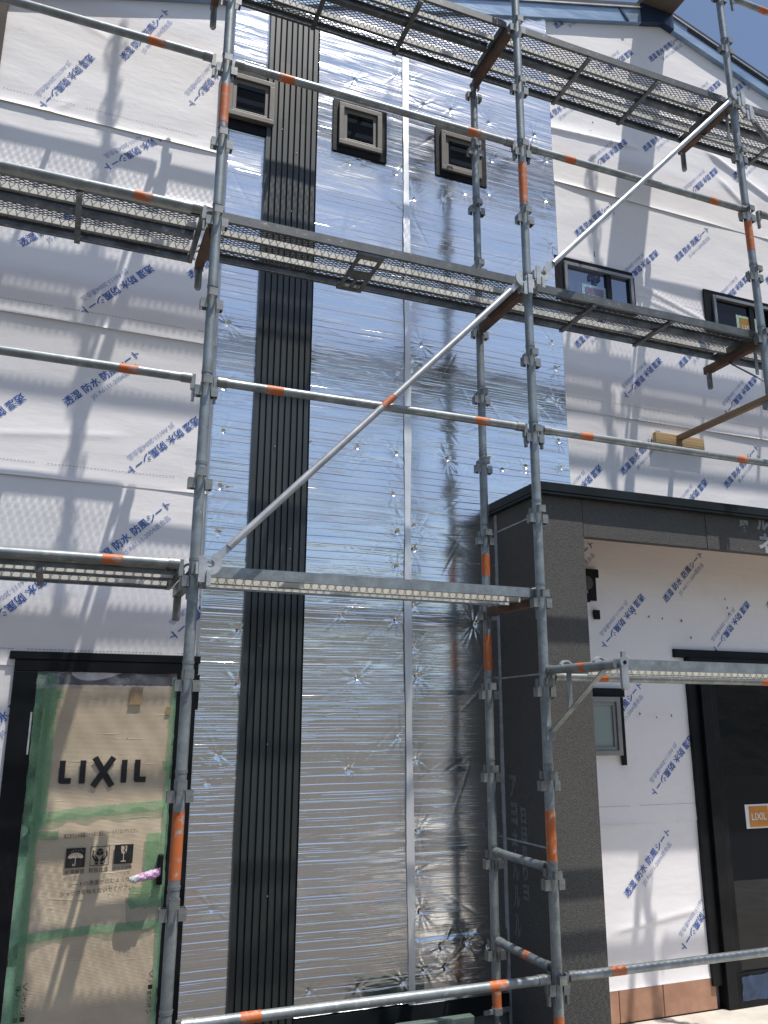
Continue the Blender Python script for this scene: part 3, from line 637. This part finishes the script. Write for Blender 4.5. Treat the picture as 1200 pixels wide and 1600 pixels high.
# ---- porch: side wall, pier, beam, soffit and roof edge
PX, PY, PR = 2.01, .31, 2.302; ZB, ZT = -.440, -.20
mb = MB(); mb.bx(PX, PX + .04, PY + .03, YW - .045, GROUND + .02, ZT - .001)          # side wall
mb.bx(PX, PR, PY, PY + .0295, GROUND + .02, ZT - .001); mb.bx(PR - .03, PR, PY + .03, YW, GROUND + .02, ZB)                 # pier
mb.bx(PR + .003, 3.225, PY + .002, PY + .06, ZB, ZT - .001); mb.bx(3.229, 5.6, PY, PY + .06, ZB, ZT - .001)
porch = hpart(mb.build('porch', M['board']))
mb = MB(); mb.prism([(PX - .035, ZT), (5.65, ZT), (5.65, ZT + .055), (PX - .035, ZT + .055)], PY - .045, YW - .002); mb.bx(PX - .032, 5.65, PY - .042, PY - .002, ZT - .018, ZT - .0005); mb.bx(PX - .033, PX - .002, PY - .002, YW - .03, ZT - .018, ZT - .0005)
bevel(mb.build('roof_edge', M['cap'], porch), .004)
mb = MB(); mb.bx(PR, 5.6, PY + .0605, YW - .03, ZT - .032, ZT - .012); mb.build('soffit', M['plywood'], porch)
mb = MB(); mb.bx(PX - .002, PX + .02, YW - .044, YW - .013, GROUND + .1, ZT - .02); mb.build('corner_strip', M['pale'], porch)
for z in (-.335, -1.245, -2.155): mb = MB(); mb.bar((PX - .001, PY + .012, z + .005), (PX - .001, YW - .05, z), .004, .010); mb.build('board_joint', M['pale'], porch)
mb = MB(); mb.bx(PR + .0005, PR + .0025, PY - .001, PY + .002, ZB, ZT); mb.build('dark_joint', M['black_tape'], porch)
# faint factory print, read from top to bottom on the side wall and beam
t = MB(); X_ = PX - .0015
def side_text(s, y, z, size, sz):
    for k, ch in enumerate(s):
        v, f = text_mesh(ch, .05); w = max(1e-3, v[:, 0].max() - v[:, 0].min()); h = v[:, 1].max() - v[:, 1].min()
        yy = y - (v[:, 0] - v[:, 0].min()) / w * size; zz = z - sz * 1.18 * k - (v[:, 1].max() - v[:, 1]) / h * sz
        t.add(np.stack([np.full_like(yy, X_), yy, zz], 1).tolist(), f)
side_text("アヨネんルル", .755, -1.80, .075, .125); side_text("日日器りヨ", .645, -1.97, .06, .085)
t.build('lettering', M['chalk'], porch)
t = MB()
def beam_text(s, x, z, w, h):
    v, f = text_mesh(s, .04); xx = x + (v[:, 0] - v[:, 0].min()) / (v[:, 0].max() - v[:, 0].min()) * w; zz = z + (v[:, 1] - v[:, 1].min()) / (v[:, 1].max() - v[:, 1].min()) * h
    t.add(np.stack([xx, np.full_like(xx, PY - .0015), zz], 1).tolist(), f)
beam_text("器", 3.50, -.315, .085, .085); beam_text("ル", 3.65, -.285, .10, .11); beam_text("ネ", 3.65, -.435, .12, .13); beam_text("日", 3.50, -.43, .01, .01)
t.build('lettering', M['chalk_bright'], porch)

# ---- gable fascia, ridge board, roof
def slope_board(xa, xb, z_off, hgt, y0, y1, mat, name):
    mb = MB(); za = rake(xa) + z_off; zb_ = rake(xb) + z_off
    mb.prism([(xa, za), (xb, zb_), (xb, zb_ + hgt), (xa, za + hgt)], y0, y1); return hpart(bevel(mb.build(name, mat), .003))
for xa, xb in ((HX0 - .3, 3.53), (3.86, HX1 + .3)):
    fa = slope_board(xa, xb, -.045, .135, YW - .045, YW - .004, M['blue_metal'], 'fascia')
    e = MB(); za, zb_ = rake(xa) + .092, rake(xb) + .092; e.prism([(xa, za), (xb, zb_), (xb, zb_ + .014), (xa, za + .014)], YW - .06, YW + .1); e.build('drip_edge', M['chrome'], fa)
    if xa > 3: e = MB(); x1_, x2_ = 4.02, HX1 + .29; e.prism([(x1_, rake(x1_) + .058), (x2_, rake(x2_) + .058), (x2_, rake(x2_) + .078), (x1_, rake(x1_) + .078)], YW - .052, YW - .046); e.build('gap_line', M['black_tape'], fa)
    else: e = MB(); x1_ = 3.33; e.bar((x1_ + .06, YW - .049, rake(x1_ + .06) - .04), (x1_ - .015, YW - .049, rake(x1_) + .085), .008, .022); e.build('lap_joint', M['navy'], fa)
mb = MB(); mb.prism([(3.5305, rake(3.53) - .045), (3.755, rake(3.755) - .045), (3.8595, rake(3.86) - .045), (3.8595, 4.345), (3.5305, 4.345)], YW - .058, YW - .002)
rb = hpart(mb.build('ridge_cover', M['navy'])); mb = MB(); mb.bx(3.535, 3.855, .02, YW + 1.0, 4.346, 4.40); mb.build('ridge_board', M['soffit_brown'], rb)  # cover's shade under the ridge board is put into its dark blue
for sgn in (-1, 1):
    xa = 3.755; xb = HX0 - .35 if sgn < 0 else HX1 + .35; mb = MB(); za, zb_ = 4.27 + .10, rake(xb) + .10
    mb.prism([(xa, za), (xb, zb_), (xb, zb_ + .05), (xa, za + .05)], YW - .05, YW + HD + .4); hpart(mb.build('roof', M['roof']))

# ------------------------------------------------------------------ scaffold
RP, RL = .0243, .0213
def z_of(k): return .45 * k
ZBASE = z_of(-6) - .255
def coupler_mesh():
    mb = MB(); th = .0035
    def U(ax, sgn, z0, z1):
        w, d = .040, .030; r0 = RP - .002; r1 = RP + d
        if ax == 'x':
            mb.bx(sgn * (r1 - th), sgn * r1, -w / 2, w / 2, z0, z1)
            for s in (-1, 1): mb.bx(sgn * r0, sgn * (r1 - th), s * w / 2 - (th if s > 0 else 0), s * w / 2 + (th if s < 0 else 0), z0, z1)
        else:
            mb.bx(-w / 2, w / 2, sgn * (r1 - th), sgn * r1, z0, z1)
            for s in (-1, 1): mb.bx(s * w / 2 - (th if s > 0 else 0), s * w / 2 + (th if s < 0 else 0), sgn * r0, sgn * (r1 - th), z0, z1)
    for s in (-1, 1): U('x', s, -.026, .022)
    for s in (-1, 1): U('y', s, .026, .064)
    mb.tube((0, 0, .09), (0, 0, .104), RP + .0022, 18)
    return mb
COUP = coupler_mesh().build('coupler', M['galv_dark']); COUP_ME = COUP.data; bpy.data.objects.remove(COUP)
def obj(name, me, parent, loc=(0, 0, 0), rot=(0, 0, 0)):
    o = bpy.data.objects.new(name, me); C.objects.link(o); o.parent = parent; o.location = loc; o.rotation_euler = rot; return o
def post(x, y, ztop, bands, label, lean=(0, 0), kmax=12, kmin=-6, group='upright scaffold posts', spin=0):
    o = empty('scaffold_post', (x, y, GROUND), label, 'scaffold post', group); o.rotation_euler = (lean[1], lean[0], 0)
    dz = -GROUND
    mb = MB(); mb.tube((0, 0, ZBASE + dz), (0, 0, ztop + dz), RP, 24)
    mb.tube((0, 0, ztop + dz - .001), (0, 0, ztop + dz + .10), .019, 20, .019); mb.tube((0, 0, ztop + dz + .099), (0, 0, ztop + dz + .13), .019, 20, .009)
    mb.build('pipe', M['galv'], o)
    for k in range(kmin, kmax + 1):
        if z_of(k) < ztop + .02: obj('coupler', COUP_ME, o, (0, 0, z_of(k) + dz))
    for a, b in bands:
        mb = MB(); mb.tube((0, 0, a + dz), (0, 0, b + dz), RP + .0007, 24, caps=False); mb.build('orange_band', M['orange'], o)
    mb = MB(); mb.tube((0, 0, .012), (0, 0, ZBASE + dz + .05), .0165, 16)
    z = .05
    while z < ZBASE + dz - .03: mb.tube((0, 0, z), (0, 0, z + .006), .0185, 16); z += .012
    mb.bx(-.07, .07, -.07, .07, 0, .010); mb.build('screw_jack', M['galv_dark'], o)
    mb = MB(); zz = ZBASE + dz - .03; mb.tube((0, 0, zz), (0, 0, zz + .032), .031, 8); mb.bar((-.085, -.02, zz + .018), (-.02, 0, zz + .014), .014, .02); mb.bar((.02, 0, zz + .014), (.085, .02, zz + .010), .014, .02); mb.build('jack_nut', M['galv'], o)
    return o
post(.008, 0, 5.40, [(1.474, 1.704), (-2.123, -1.861), (-2.95, -2.80)], 'full-height outer scaffold post standing in front of the cardboard-wrapped door', (.0035, 0))
post(1.795, 0, 5.40, [(1.462, 1.729), (-2.148, -1.917), (-2.96, -2.815)], 'full-height outer scaffold post standing in front of the dark porch pier', (.0008, 0))
post(3.600, 0, 5.40, [(1.55, 1.765), (-2.14, -1.9)], 'outer scaffold post against blue sky near the right gable slope', (-.011, 0))
post(1.803, .608, 2.70, [(-.663, -.531), (-1.215, -1.01), (-2.957, -2.815)], 'inner scaffold post close to the foil wall beside the porch side', (.002, 0), kmax=6)
post(-1.80, 0, 5.40, [(-2.1, -1.9)], 'outer scaffold post beyond the left side of the door')
post(5.40, 0, 5.40, [(1.5, 1.7)], 'outer scaffold post beyond the right side of the porch')

def wedge(mb, x, s):        # flattened rail end that drops into a post's pocket
    mb.tube((x, 0, 0), (x - s * .045, 0, 0), RL + .0035, 18)
    mb.bx(x, x + s * .020, -.012, .012, -.055, .018); mb.bx(x + s * .006, x + s * .019, -.009, .009, -.112, -.055)
def rail(xa, xb, k, label, y=0, dz=.057, bands=(.335, 1.465), group='horizontal scaffold rails'):
    o = empty('guard_rail', (xa, y, z_of(k) + dz), label, 'scaffold rail', group); L = xb - xa
    mb = MB(); mb.tube((.06, 0, 0), (L - .06, 0, 0), RL, 22); mb.build('pipe', M['galv'], o)
    for x, s in ((.062, -1), (L - .062, 1)):
        w = MB(); wedge(w, x, s); w.build('wedge', M['galv_dark'], o)
    for b in bands:
        t = MB(); t.tube((b - .04, 0, 0), (b + .045, 0, 0), RL + .0007, 22, caps=False); t.build('orange_band', M['orange'], o)
    return o
XS = {-1: -1.80, 0: .010, 1: 1.795, 2: 3.595, 3: 5.40}
BAY = {-1: 'left bay', 0: 'middle bay', 1: 'right bay', 2: 'far right bay'}
def lab(*a): return ' '.join(a)
rail(XS[-1], XS[0], 4, 'dark scaffold rail sloping across the sheet above the upper left platform')
rail(XS[0], XS[1], 4, 'dark scaffold rail passing just over the three small square windows')
rail(XS[1], XS[2], 4, 'dark scaffold rail crossing the white gable below the upper right platform')
rail(XS[2], XS[3], 4, 'short end of dark scaffold rail beyond the right post, below the upper platform')
rail(XS[-1], XS[0], 0, 'scaffold rail on the left sheet midway between two platforms')
rail(XS[0], XS[1], 0, 'scaffold rail crossing the foil behind the diagonal brace')
rail(XS[1], XS[2], 0, 'scaffold rail just below the small wooden block, over the porch roof')
rail(XS[2], XS[3], 0, 'scaffold rail at the height of the wooden block, beyond the right post')
for b, s in ((-1, 'left door bay'), (0, 'foil bay'), (1, 'gable bay')): rail(XS[b], XS[b + 1], 8, 'top scaffold guard rail high over the ' + s)
rail(XS[2], XS[3], 8, 'topmost scaffold rail against the sky in the upper right corner')
rail(XS[-1], XS[0], 2, 'scaffold rail along the front of the left middle platform')
rail(XS[-1], XS[0], -2, 'bright scaffold rail along the front of the low left platform above the door', dz=.075)
rail(XS[0], XS[1], -6, 'lowest scaffold rail crossing the foot of the foil wall', dz=.042)
rail(XS[1], XS[2], -6, 'lowest scaffold rail crossing in front of the sliding glass door', dz=.042)
rail(XS[1], XS[2], -3, 'scaffold rail directly under the narrow right-hand catwalk', dz=.075)

# expanded-metal planks
def deck_mesh(L, W):
    lw, sw = .041, .0215; nx = int(L / (lw / 2)); ny = int(W / (sw / 2)); vs, fs = [], []
    for j in range(ny):
        b = len(vs)
        for i in range(nx + 1):
            y = (j + ((i + j) % 2)) * sw / 2; x = i * lw / 2 + (L - nx * lw / 2) / 2
            vs += [(x, y - .0020, .0013), (x, y + .0020, -.0013)]
        fs += [(b + 2 * i, b + 2 * i + 2, b + 2 * i + 3, b + 2 * i + 1) for i in range(nx)]
    return vs, fs
def channel(mb, L, y, z0, z1, d, fl=.016, th=.0022):
    mb.bx(0, L, y - th / 2, y + th / 2, z0, z1); mb.bx(.001, L - .001, y + d * th / 2, y + d * fl, z0, z0 + th); mb.bx(.001, L - .001, y + d * th / 2, y + d * fl, z1 - th, z1)
def make_plank(W, mids, zig, cross, L=1.70, hplate=False, steel='plank', jz=.046):
    """plank from (0,0) to (L,W), top of the deck at z = 0; mids = heavy middle beams, zig = light joists"""
    root = empty('steel_plank', (0, 0, 0), '-', 'scaffold plank', 'expanded steel scaffold planks')
    mb = MB()
    channel(mb, L, 0, -.048, .002, 1, .018); channel(mb, L, W, -.048, .002, -1, .018)
    mb.build('side_rail', M[steel], root)
    if mids:
        mb = MB()
        for y in mids: mb.bx(.006, L - .006, y - .018, y + .018, -.042, -.0105); mb.bx(.006, L - .006, y - .034, y + .034, -.010, -.0075)  # thin top flange added to shade the beam's front face
        mb.build('middle_beam', M[steel], root)
    mb = MB(); mb.mi = 0
    for y in zig:
        mb.mi = 0; mb.bx(.006, L - .006, y, y + .003, -jz, -jz + .034); mb.mi = 1
        mb.bx(.006, L - .006, y - .004, y + .014, -jz - .0035, -jz - .0002)
        mb.mi = 1
    mb.build('joist', [M['joist'], M[steel]], root)
    mb = MB()
    for x in cross:
        q = MB(); q.bx(x - .014, x + .014, .003, W - .003, -.0665, -.0485); q.build('cross_bar', M[steel], root)
    if hplate:
        x = L * .47; a = .075; zt, zb_ = -.0620, -.0655
        for y0, y1 in ((.004, .05), (W - .05, W - .004)): mb.bx(x - a, x + a, y0, y1, zb_, -.0485)
        mb.bx(x - a, x - a + .025, .0505, W - .0505, zb_, zt); mb.bx(x + a - .025, x + a, .0505, W - .0505, zb_, zt); mb.bx(x - a + .0255, x + a - .0255, W * .42, W * .58, zb_, zt)
        mb.bx(x - .012, x + .012, W * .585, W - .051, zb_, zt)
    if mb.v: mb.build('cross_bar', M[steel], root)
    for x, s in ((0, -1), (L, 1)):
        mb = MB(); mb.bx(x, x + s * .022, -.001, W + .001, -.050, -.004); mb.build('end_beam', M[steel], root)
        for y in (.045, W - .045):
            h = MB(); n = 9; pts = []
            for k in range(n): an = PI * (1 - k / (n - 1)); pts.append((x + s * (.022 + .031 + .031 * math.cos(an)), .031 * math.sin(an) - .020))
            for k in range(n - 1): h.bar((pts[k][0], y, pts[k][1]), (pts[k + 1][0], y, pts[k + 1][1]), .022, .008, (0, 1, 0) if False else (0, 0, 1))
            h.bx(x + s * .024, x + s * .034, y - .011, y + .011, -.048, -.018); h.build('hook', M['rail_plastic'], root)
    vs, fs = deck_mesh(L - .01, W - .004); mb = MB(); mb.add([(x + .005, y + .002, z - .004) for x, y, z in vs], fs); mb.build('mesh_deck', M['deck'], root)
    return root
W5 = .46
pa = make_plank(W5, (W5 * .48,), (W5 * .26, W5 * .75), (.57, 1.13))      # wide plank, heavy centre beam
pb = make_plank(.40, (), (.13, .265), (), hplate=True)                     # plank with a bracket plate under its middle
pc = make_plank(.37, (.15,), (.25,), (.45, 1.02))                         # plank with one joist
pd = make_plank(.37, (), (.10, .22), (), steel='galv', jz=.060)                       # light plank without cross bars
def put(proto, xa, y, z, label, used=set()):
    o = proto if proto.name not in used else copy_tree(proto); used.add(proto.name)
    o.location = (xa + .05, y, z); o['label'] = label; return o
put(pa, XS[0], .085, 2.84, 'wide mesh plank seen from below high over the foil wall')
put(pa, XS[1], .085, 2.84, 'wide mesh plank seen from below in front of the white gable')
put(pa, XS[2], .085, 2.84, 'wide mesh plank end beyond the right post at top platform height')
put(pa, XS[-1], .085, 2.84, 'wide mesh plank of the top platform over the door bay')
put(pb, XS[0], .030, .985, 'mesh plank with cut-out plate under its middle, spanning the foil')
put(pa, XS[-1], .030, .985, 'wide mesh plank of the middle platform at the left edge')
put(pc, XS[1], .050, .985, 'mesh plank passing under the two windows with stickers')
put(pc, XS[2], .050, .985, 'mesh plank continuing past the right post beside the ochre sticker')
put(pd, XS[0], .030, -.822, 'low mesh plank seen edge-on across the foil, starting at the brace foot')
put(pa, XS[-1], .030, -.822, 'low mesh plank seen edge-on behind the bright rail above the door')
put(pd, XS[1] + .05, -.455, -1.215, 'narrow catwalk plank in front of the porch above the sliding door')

# cross-wise supports under the planks
def bracket(x, k, label, L=.50, strut=True, out=1, stub=True, mat='rust', dz=.022, top=.03):
    """cantilever arm along y with a stub post at its free end"""
    o = empty('plank_bracket', (x, 0, z_of(k)), label, 'scaffold bracket', 'brackets carrying the planks'); y1 = out * L
    mb = MB(); mb.bar((0, out * .03, dz - .002), (0, y1, dz - .002), .042, .052); mb.bx(-.018, .018, min(out * .028, out * .05), max(out * .028, out * .05), -.075, .05); mb.build('arm', M[mat], o)
    if stub:
        mb = MB(); mb.tube((0, y1 - out * .03, dz + top), (0, y1 - out * .03, -.115), .019, 14); mb.tube((0, y1 - out * .03, -.114), (0, y1 - out * .03, -.125), .019, 14, .014); mb.build('stub', M['galv_dark'], o)
    if strut:
        mb = MB(); mb.bar((0, out * .03, -.28), (0, y1 * .62, dz - .02), .006, .028, (1, 0, 0)); mb.bar((0, y1 * .2, -.185), (0, y1 * .2, dz - .03), .006, .024, (1, 0, 0)); mb.build('strut', M['galv_dark'], o)
    return o
def transom(x, k, label, mat, dz=.02, square=True, bands=()):
    o = empty('scaffold_transom', (x, 0, z_of(k) + dz), label, 'scaffold transom', 'cross members between inner and outer posts')
    mb = MB()
    if square: mb.bx(-.021, .021, .055, .555, -.028, .024)
    else: mb.tube((0, .06, 0), (0, .55, 0), RL, 20)
    mb.build('arm', M[mat], o)
    for y, s in ((.055, -1), (.555, 1)):
        w = MB()
        w.bx(-.011, .011, y, y + s * .022, -.05, .018); w.bx(-.008, .008, y + s * .006, y + s * .018, -.10, -.05)
        if not square: w.tube((0, y + s * .004, 0), (0, y - s * .04, 0), RL + .0035, 18)
        w.build('wedge', M['galv_dark'], o)
    for b in bands:
        t = MB(); t.tube((0, b - .03, 0), (0, b + .03, 0), RL + .0007, 20, caps=False); t.build('orange_band', M['orange'], o)
    return o
bracket(XS[0], 2, 'rusty bracket with dark stub on the left post, middle platform', strut=False)
bracket(XS[0], -2, 'bracket with hanging stub on the left post above the door', strut=False, mat='galv_dark')
bracket(XS[0], 6, 'bracket with stub high on the left post under the top platform', strut=False, L=.585, top=.15, dz=.062)
bracket(XS[2], 6, 'rusty triangular bracket on the right post under the top platform', L=.60, dz=.062)
bracket(XS[2], 2, 'rusty bracket on the right post in front of the ochre window sticker', L=.56)
for k in (6, 2): bracket(XS[-1], k, 'bracket on the post beyond the left edge, %s platform' % ('top' if k == 6 else 'middle'))
for k in (6, 2): bracket(XS[3], k, 'bracket on the post beyond the right edge, %s platform' % ('top' if k == 6 else 'middle'))
transom(1.799, 6, 'rusty cross member between the two wide planks of the top platform', 'rust', .062)
transom(1.799, 2, 'rusty cross member under the brace joint at the middle platform', 'rust')
transom(1.799, -2, 'brown cross member under the free end of the low plank', 'rust')
transom(1.799, -5, 'plain round cross tube between the two posts at knee height of the porch side', 'galv', .065, False)
transom(1.799, -6, 'round cross tube with orange band just over the lowest rail', 'galv', .072, False, (.27,))
# outward bracket that carries the catwalk
o = empty('catwalk_bracket', (XS[1], 0, z_of(-3)), 'triangular steel bracket reaching out from the middle post under the catwalk', 'scaffold bracket')
mb = MB(); mb.tube((.02, -.02, .105), (.03, -.56, .105), RL, 20); mb.tube((.02, -.018, .105), (.02, -.05, .105), RL + .004, 20); mb.build('arm', M['galv'], o)
t = MB(); t.tube((.026, -.25, .105), (.026, -.33, .105), RL + .0008, 20, caps=False); t.build('orange_band', M['orange'], o)
mb = MB(); mb.bar((.012, -.03, -.20), (.030, -.47, .085), .006, .03, (1, 0, 0)); mb.bar((.022, -.19, -.085), (.022, -.19, .085), .006, .026, (1, 0, 0)); mb.bx(-.02, .03, -.036, -.026, -.235, -.17); mb.build('strut', M['galv'], o)
mb = MB(); mb.bar((.055, -.575, .125), (.055, -.575, .01), .016, .036, (1, 0, 0)); mb.tube((.055, -.584, .115), (.055, -.566, .115), .024, 18); mb.tube((.055, -.584, .008), (.055, -.566, .008), .018, 18); mb.bx(.045, .064, -.582, -.568, .115, .16); mb.build('latch_plate', M['chrome'], o)
mb = MB(); mb.tube((.055, -.586, .112), (.055, -.583, .112), .009, 12); mb.build('latch_hole', M['black_tape'], o)

# diagonal braces with flattened, hooked ends
def hook_disc(mb, c, s, r=.050):
    n = 22; a0, a1 = PI * (.72 if s > 0 else .28), PI * (2.42 if s > 0 else -1.42); ri = .017
    A = [a0 + (a1 - a0) * k / (n - 1) for k in range(n)]
    vs = []
    for y in (c[1] - .006, c[1] + .006):
        for a in A: vs += [(c[0] + r * math.cos(a), y, c[2] + r * math.sin(a)), (c[0] + ri * math.cos(a), y, c[2] + ri * math.sin(a))]
    m2 = 2 * n; fs = []
    for k in range(n - 1):
        p = 2 * k; fs += [(p, p + 2, p + 3, p + 1), (m2 + p, m2 + p + 1, m2 + p + 3, m2 + p + 2), (p, m2 + p, m2 + p + 2, p + 2), (p + 1, p + 3, m2 + p + 3, m2 + p + 1)]
    fs += [(0, 1, m2 + 1, m2), (m2 - 2, 2 * m2 - 2, 2 * m2 - 1, m2 - 1)]
    mb.add(vs, fs)
def brace(xa, za, xb, zb_, y, label, band_t=None, bright=True):
    o = empty('diagonal_brace', (xa, y, za), label, 'scaffold brace', 'diagonal scaffold braces'); d = Vector((xb - xa, 0, zb_ - za)); L = d.length; u = d / L
    mb = MB(); a, b = u * .16, u * (L - .16); mb.tube(a, b, .0172, 18)
    for p, q in ((u * .05, a), (u * (L - .05), b)): mb.bar(p, q + (q - p) * .06, .012, .034, (0, 1, 0) if False else (0, 0, 1))
    mb.build('pipe', M['chrome'] if bright else M['galv_dark'], o)
    for p, s in ((u * .045, 1), (u * (L - .045), -1)):
        h = MB(); hook_disc(h, (p.x, -.012, p.z), s); h.bx(p.x - s * .052, p.x - s * .024, -.0265, -.0185, p.z - .085, p.z + .03); h.bx(p.x - s * .016, p.x + s * .004, -.0255, -.0185, p.z - .098, p.z - .028); h.bx(p.x - s * .064, p.x - s * .0525, -.024, .03, p.z - .05, p.z + .004); h.bx(p.x - s * .05, p.x + s * .002, -.005, .02, p.z - .07, p.z - .052)
        h.build('hook', M['rail_plastic'], o)
    if band_t is not None:
        t = MB(); t.tube(u * (L * band_t - .045), u * (L * band_t + .045), .0178, 18, caps=False); t.build('orange_band', M['orange'], o)
    return o
brace(XS[0] + .035, -.86, XS[1] - .03, .955, -.05, 'bright diagonal brace rising across the foil and dark siding', .51)
brace(XS[1] + .04, .955, XS[2] - .05, 2.755, -.05, 'bright diagonal brace rising from the middle post to the gable platform')
brace(XS[3] - .04, .955, XS[2] + .045, 2.755, .03, 'dark diagonal brace falling away beyond the right post', None, False)

# ------------------------------------------------------------------ loose things
o = empty('wooden_prop', (3.545, YW - .03, .43), 'pine stick nailed to a short board, propped level against the white wall', 'wooden prop')
mb = MB(); mb.bx(-.225, .21, -.022, .012, .0, .085); bevel(mb.build('board', M['wood'], o), .002)
mb = MB(); mb.bar((-.02, -.0225, .060), (-.02, -1.35, .062), .040, .036); bevel(mb.build('stick', M['wood_dark'], o), .002)
mb = MB(); mb.bx(-.04, -.002, -.034, -.0225, .0, .041); mb.build('batten', M['wood_dark'], o)
o = empty('board_offcut', (1.42, .55, GROUND), 'grey green board offcut lying at the foot of the foil wall', 'board')
mb = MB(); mb.box((0, 0, .30), (.42, .05, .14)); mb.box((0, 0.01, .115), (.36, .20, .229)); bevel(mb.build('block', M['green_board'], o), .004)
o = empty('porch_slab', (4.0, .3, GROUND), 'sunlit beige concrete porch slab below the sliding glass door', 'slab')
mb = MB(); mb.bx(-1.69, 3.2, -2.7, .545, .0, .108); bevel(mb.build('slab', M['concrete'], o), .008)  # extended out of view to bounce sunlight into the porch
mb = MB(); mb.tube((-.62, -.05, .118), (.9, .12, .118), .009, 10); o = empty('rod', (4.0, .3, GROUND), 'thin pale rod with dark tip lying on the porch slab', 'rod'); mb.build('shaft', M['joist'], o)
mb = MB(); mb.tube((-.74, -.065, .121), (-.62, -.05, .118), .012, 12, .014); mb.build('tip', M['black_tape'], o)

# ------------------------------------------------------------------ ground and surroundings
def grid_ground(name, mat, R=400, n=80):
    c = np.sinh(np.linspace(-5.2, 5.2, n)) / np.sinh(5.2) * R; X, Y = np.meshgrid(c, c)
    Z = GROUND + .012 * np.sin(1.9 * X) * np.sin(2.3 * Y + 1)
    near = (np.hypot(X - 2, Y) < 9); Z[near] = GROUND - .004
    # invented rise behind the viewer is a separate mesh, made for foil reflections
    mb = MB(); mb.add(np.stack([X, Y, Z], -1).reshape(-1, 3).tolist(), [(j * n + i, j * n + i + 1, (j + 1) * n + i + 1, (j + 1) * n + i) for j in range(n - 1) for i in range(n - 1)], True)
    o = mb.build(name, mat); o['kind'] = 'structure'; return o
def ground_mat():
    m = Mat('gravelly_ground', rough=.9); v = m.coord(); a = m.noise(v, .5, 6, .6); b = m.noise(v, 40, 5, .7)
    c = m.mix(a, (.066, .058, .050), (.100, .088, .077)); m.l(m.mix(m.ramp(b, [(.4, 0), (.65, .6)]), c, (.14, .128, .115)), m.b.inputs['Base Color']); m.bump(b, .6, .02); return m.m
grid_ground('ground', ground_mat())
mb = MB(); nx, ny = 120, 10; vs = []
for j in range(ny + 1):
    for i in range(nx + 1):
        x = -70 + 150 * i / nx; t = j / ny; y = -18 - 22 * t
        h = (3.9 + .9 * math.sin(.21 * x + 1) + .7 * math.sin(.55 * x) + .5 * math.sin(1.3 * x + 2)) * math.sin(min(1, t * 1.6) * PI / 2)
        vs.append((x, y + .6 * math.sin(x * .9 + j), GROUND - .05 + h * 1.25 + .25 * random.random() * t))
mb.add(vs, [(j * (nx + 1) + i, j * (nx + 1) + i + 1, (j + 1) * (nx + 1) + i + 1, (j + 1) * (nx + 1) + i) for j in range(ny) for i in range(nx)], True)
hm = mb.build('reflection_backdrop', variation('grey_green_backdrop', (.05, .06, .04), (.13, .125, .10), .9, .9, 0, .6, dist=.3)); hm['kind'] = 'structure'  # unseen backdrop, added to give the foil and glass something to reflect

# ------------------------------------------------------------------ light
SX, SY, SZ = .66, -1.0, 3.40
S = Vector((SX, SY, SZ)).normalized()
w = bpy.data.worlds.new('World'); bpy.context.scene.world = w; w.use_nodes = True; nt = w.node_tree
sk = nt.nodes.new('ShaderNodeTexSky'); sk.sky_type = 'NISHITA'; sk.sun_disc = False; sk.sun_elevation = math.asin(S.z); sk.sun_rotation = math.atan2(S.x, S.y); sk.air_density = 1.0; sk.dust_density = 1.4; sk.ozone_density = 1.5; sk.altitude = 100
nt.links.new(sk.outputs[0], nt.nodes['Background'].inputs[0]); nt.nodes['Background'].inputs[1].default_value = .128
L = bpy.data.lights.new('sun', 'SUN'); L.energy = 5.0; L.angle = math.radians(.53); L.color = (1.0, .96, .90)
so = bpy.data.objects.new('sun', L); C.objects.link(so); so.rotation_euler = (-S).to_track_quat('-Z', 'Y').to_euler(); so.location = (3, -6, 12)

# ------------------------------------------------------------------ camera
cam = bpy.data.cameras.new('camera'); co = bpy.data.objects.new('camera', cam); C.objects.link(co)
cam.sensor_fit = 'VERTICAL'; cam.sensor_height = 32; cam.lens = F_ / 1600 * 32; cam.clip_end = 2000; cam.clip_start = .05
r, u, f = (Vector(a) for a in AX)
co.matrix_world = Matrix(((r.x, u.x, -f.x, CAM[0]), (r.y, u.y, -f.y, CAM[1]), (r.z, u.z, -f.z, CAM[2]), (0, 0, 0, 1)))
sc = bpy.context.scene; sc.camera = co
sc.view_settings.view_transform = 'Standard'; sc.view_settings.look = 'None'; sc.view_settings.exposure = 0; sc.view_settings.gamma = 1
sc.render.engine = 'CYCLES'; sc.cycles.max_bounces = 8; sc.cycles.glossy_bounces = 4; sc.cycles.transparent_max_bounces = 12; sc.cycles.sample_clamp_indirect = 6
try: sc.cycles.use_denoising = True
except Exception: pass
